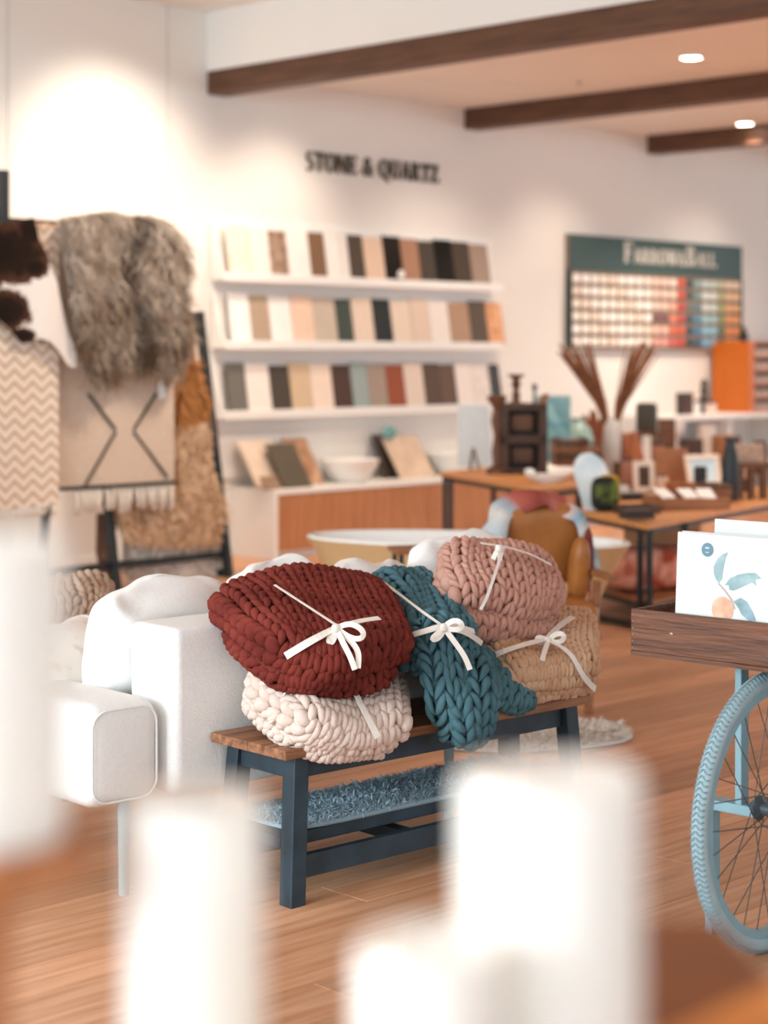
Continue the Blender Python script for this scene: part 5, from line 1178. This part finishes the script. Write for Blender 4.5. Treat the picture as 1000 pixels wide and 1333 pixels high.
c_ = prx(919, 716); flat([(c_[0]+0.0185*cos(a), c_[1]+0.0185*sin(a)) for a in np.linspace(0, 2*pi, 24)[:-1]], 'sticker', mat('sticker_blue', '638797', 0.5))
wm = mat('sticker_text', 'dfe9ec', 0.5)
for y0, z0, w_, h_ in ((-0.006, 0.003, 0.012, 0.004), (-0.005, -0.008, 0.010, 0.0025)):
    for k in range(4): flat([(c_[0]+y0+k*w_/4, c_[1]+z0), (c_[0]+y0+(k+.7)*w_/4, c_[1]+z0), (c_[0]+y0+(k+.7)*w_/4, c_[1]+z0+h_), (c_[0]+y0+k*w_/4, c_[1]+z0+h_)], 'print_mark', wm, 0.0006)
e = thing('blue_framed_print', 'print with dark blue edge leaning back in the crate', 'art print', (HB[0], HB[1], ZB+0.0125), KA)
MB().add([(x+dx, y, z) for dx in (0, 0.008) for x, y, z in ((0.10, 0.02, 0.0), (0.10, -0.3, 0.0), (0.16, -0.30, 0.42), (0.16, 0.02-.1, 0.42))], [(0,1,2,3),(7,6,5,4),(0,4,5,1),(1,5,6,2),(2,6,7,3),(3,7,4,0)]).build('edge', mat('print_blue', '2f5a7a', 0.5), e)
MB().add([(x+dx, y, z) for dx in (-.002, 0) for x, y, z in ((0.10, 0.01, 0.0), (0.10, -0.3, 0.0), (0.158, -0.30, 0.405), (0.158, 0.005-.1, 0.405))], [(0,1,2,3),(7,6,5,4),(0,4,5,1),(1,5,6,2),(2,6,7,3),(3,7,4,0)]).build('face', mat('print_face', 'cfdde4', 0.5, col2='8fb3c6', scale=9), e)

# ------------------------------------------------------------------ foreground: candles on wooden holders, console, boxes
wax = mat('wax', 'f6efe6', 0.45, var=0.005, sss=0.25)
hold = wood('holder_wood', 'c07a48', '9a5c32', ax=2)
ZT = 0.85
e = thing('console_table', 'wooden console table carrying the candle holders', 'table', (0, 1.08, 0), 0)
MB().box(-0.75, 0.62, -0.24, 0.42, ZT-0.035, ZT).build('table_top', OAK, e, bevel=0.005)
for x in (-0.7, 0.57):
    for y in (-0.19, 0.37): MB().box(x-0.025, x+0.025, y-0.025, y+0.025, 0, ZT-0.035).build('leg', OAKY, e)
for px, d, dia, ytop, hb_, lab, hl in ((-14, 1.07, 0.088, 702, 0.172, 'tall white pillar candle on the highest wooden holder', 'highest turned wooden candle holder'),
                                    (253, 1.1, 0.083, 1035, 0.24, 'white pillar candle in front of the sofa and bench', 'turned wooden holder under the candle in front of the sofa'),
                                    (716, 1.05, 0.105, 1005, 0.26, 'thick white pillar candle beside the brown wooden block', 'turned wooden holder under the thickest candle'),
                                    (560, 0.98, 0.078, 1228, 0.2, 'short white pillar candle beside the thick one', 'low turned wooden holder under the short candle')):
    p = P(px, ytop, d); zb = p[2]-hb_; r_ = dia/2
    e = thing('pillar_candle', lab, 'candle', (p[0], p[1], zb), 0, 'white pillar candles')
    MB().lathe([(0, 0), (r_*0.98, 0), (r_, 0.004), (r_, hb_-0.006), (r_*0.95, hb_), (r_*0.7, hb_-0.002), (r_*0.3, hb_-0.008), (0, hb_-0.009)], n=40).build('wax', wax, e, smooth='auto')
    MB().tube([(0, 0, hb_-0.01), (0.001, 0, hb_+0.002), (0.003, 0, hb_+0.009)], 0.0012, 6).build('wick', potd, e)
    e = thing('candle_holder', hl, 'candle holder', (p[0], p[1], ZT), 0, 'turned wooden candle holders'); h_ = zb-ZT
    MB().lathe([(0, 0), (r_*1.25, 0), (r_*1.25, 0.012), (r_*0.7, 0.03), (r_*0.32, 0.06), (r_*0.3, h_*0.4), (r_*0.42, h_*0.46), (r_*0.3, h_*0.52), (r_*0.3, h_-0.04), (r_*0.7, h_-0.03), (r_*1.38, h_-0.02), (r_*1.38, h_), (0, h_)], n=32).build('turned_body', hold, e, smooth='auto')
c_ = gp(935, 1193, 1.10); c_l = gp(845, 1200, 1.10)
e = thing('wooden_block', 'brown wooden display block beside the thick candle', 'block', (c_[0], c_[1], ZT), math.atan2(c_[1]-c_l[1], c_[0]-c_l[0])*0.5)
MB().box(-0.14, 0.0, -0.34, 0.0, 0, 1.10-ZT).build('block', wood('block_brown', '8a4f26', '6e3c1a'), e, bevel=0.01)
a_ = gp(1000, 1282, 1.13); b_ = gp(880, 1336, 1.13); dr = (a_-b_)[:2]; dr /= np.linalg.norm(dr); nn_ = np.array([dr[1], -dr[0]])
m0 = (a_[:2]+b_[:2])/2
pl = [m0-dr*0.2, m0+dr*0.16, m0+dr*0.16+nn_*0.12, m0-dr*0.2+nn_*0.12]; mc = np.mean(pl, axis=0)
e = thing('oak_tray', 'bright oak board lying on the brown wooden block', 'board', (mc[0], mc[1], 1.101), 0)
MB().prism([tuple(p-mc) for p in pl], 0, 0.03).build('board', wood('bright_oak', 'e2924c', 'c9762f'), e, bevel=0.004)
# pale sheepskin on the floor past the bench
p = gp(690, 960)
e = thing('floor_sheepskin', 'off-white sheepskin lying on the floor past the bench end', 'sheepskin', (p[0], p[1], 0.0), 0.3)
MB().soft((0, 0, 0.008), (0.42, 0.3, 0.008), 0.5, 0.8, 24, 6).build('hide', mat('hide_white', 'e6dcd2', 0.9), e, smooth=True)
n = 3000; r = np.random.RandomState(8); a = r.uniform(0, 2*pi, n); q = np.sqrt(r.uniform(0, 1, n))
furmesh('fur', np.c_[0.41*q*np.cos(a), 0.29*q*np.sin(a), np.full(n, 0.013)], np.tile([0, 0, 1.], (n, 1)), r.uniform(0.025, 0.045, n), np.c_[np.cos(a), np.sin(a), np.zeros(n)], np.tile(np.array(lin('ece2d8')), (n, 1)), furm, e, 0.008)
# more small goods on the crowded table
Z = Z2
def jar(px, py, r_, h_, m, label, cat='jar', lid=None):
    e = item('storage_jar', label, cat, px, py, Z)
    MB().lathe([(0, 0), (r_*0.9, 0), (r_, h_*0.12), (r_, h_*0.82), (r_*0.85, h_*0.9), (0, h_*0.9)], n=18).build('body', m, e, smooth='auto')
    MB().lathe([(0, h_*0.9), (r_*0.88, h_*0.9), (r_*0.88, h_), (0, h_)], n=18).build('lid', lid or potd, e, smooth='auto')
tj = mat('jar_terra', 'a5684a', 0.5); tb_ = mat('jar_brown', '6a4634', 0.5); tg = mat('jar_blush', 'dcb8a2', 0.5); to_ = mat('jar_olive', '5c5644', 0.5)
for a in ((804, 618, 0.055, 0.30, tb_, 'dark brown jar tucked behind the reed vase'), (816, 632, 0.045, 0.2, tj, 'terracotta jar beside the brown box'), (856, 618, 0.05, 0.26, tj, 'tall terracotta jar under the olive canister'),
          (862, 640, 0.04, 0.12, tg, 'small blush jar beside the cream frame'), (890, 622, 0.05, 0.22, tb_, 'brown jar behind the wooden bowl'), (934, 606, 0.06, 0.24, to_, 'olive jar behind the mid brown box'),
          (956, 612, 0.06, 0.28, tb_, 'dark brown jar behind the slim black vase'), (972, 622, 0.05, 0.2, tg, 'blush jar behind the wooden stool'), (990, 616, 0.06, 0.26, tb_, 'brown jar at the far corner behind the stool'),
          (848, 652, 0.035, 0.07, tg, 'tiny blush pot at the foot of the cream frame'), (808, 648, 0.04, 0.10, mat('jar_white', 'eadfd5', .5), 'little white pot beside the printed cushion')):
    jar(*a)
pallet(905, 600, Z, 4, 0.3, 0.16, 'slatted brown crate at the back of the crowded table', 0.25)
pallet(790, 612, Z, 3, 0.2, 0.22, 'slatted brown crate behind the pale blue board', 0.2)
boxitem('wooden_box', 'flat dark wooden box between the stool and the slat stack', 'box', 962, 640, Z, 0.16, 0.12, 0.09, DKW, 0.3)
boxitem('wooden_box', 'mid brown open box behind the blue picture frame', 'box', 940, 628, Z, 0.2, 0.12, 0.2, MIDW, 0.3)
e = item('coral_sculpture', 'rusty branching driftwood piece behind the sea green vase', 'ornament', 776, 597, Z)
rd = random.Random(2)
mb = MB()
for k in range(7):
    a = k*0.9; mb.tube([(0, 0, 0.0), (0.04*cos(a), 0.03*sin(a), 0.18), (0.10*cos(a), 0.06*sin(a), 0.3+0.03*(k % 3)), (0.13*cos(a), 0.07*sin(a), 0.36+0.04*(k % 3))], [0.03, 0.03, 0.035, 0.02], 7)
mb.build('branches', mat('rust_wood', '9a5a3a', 0.7, col2='6a3a26'), e, smooth=True)
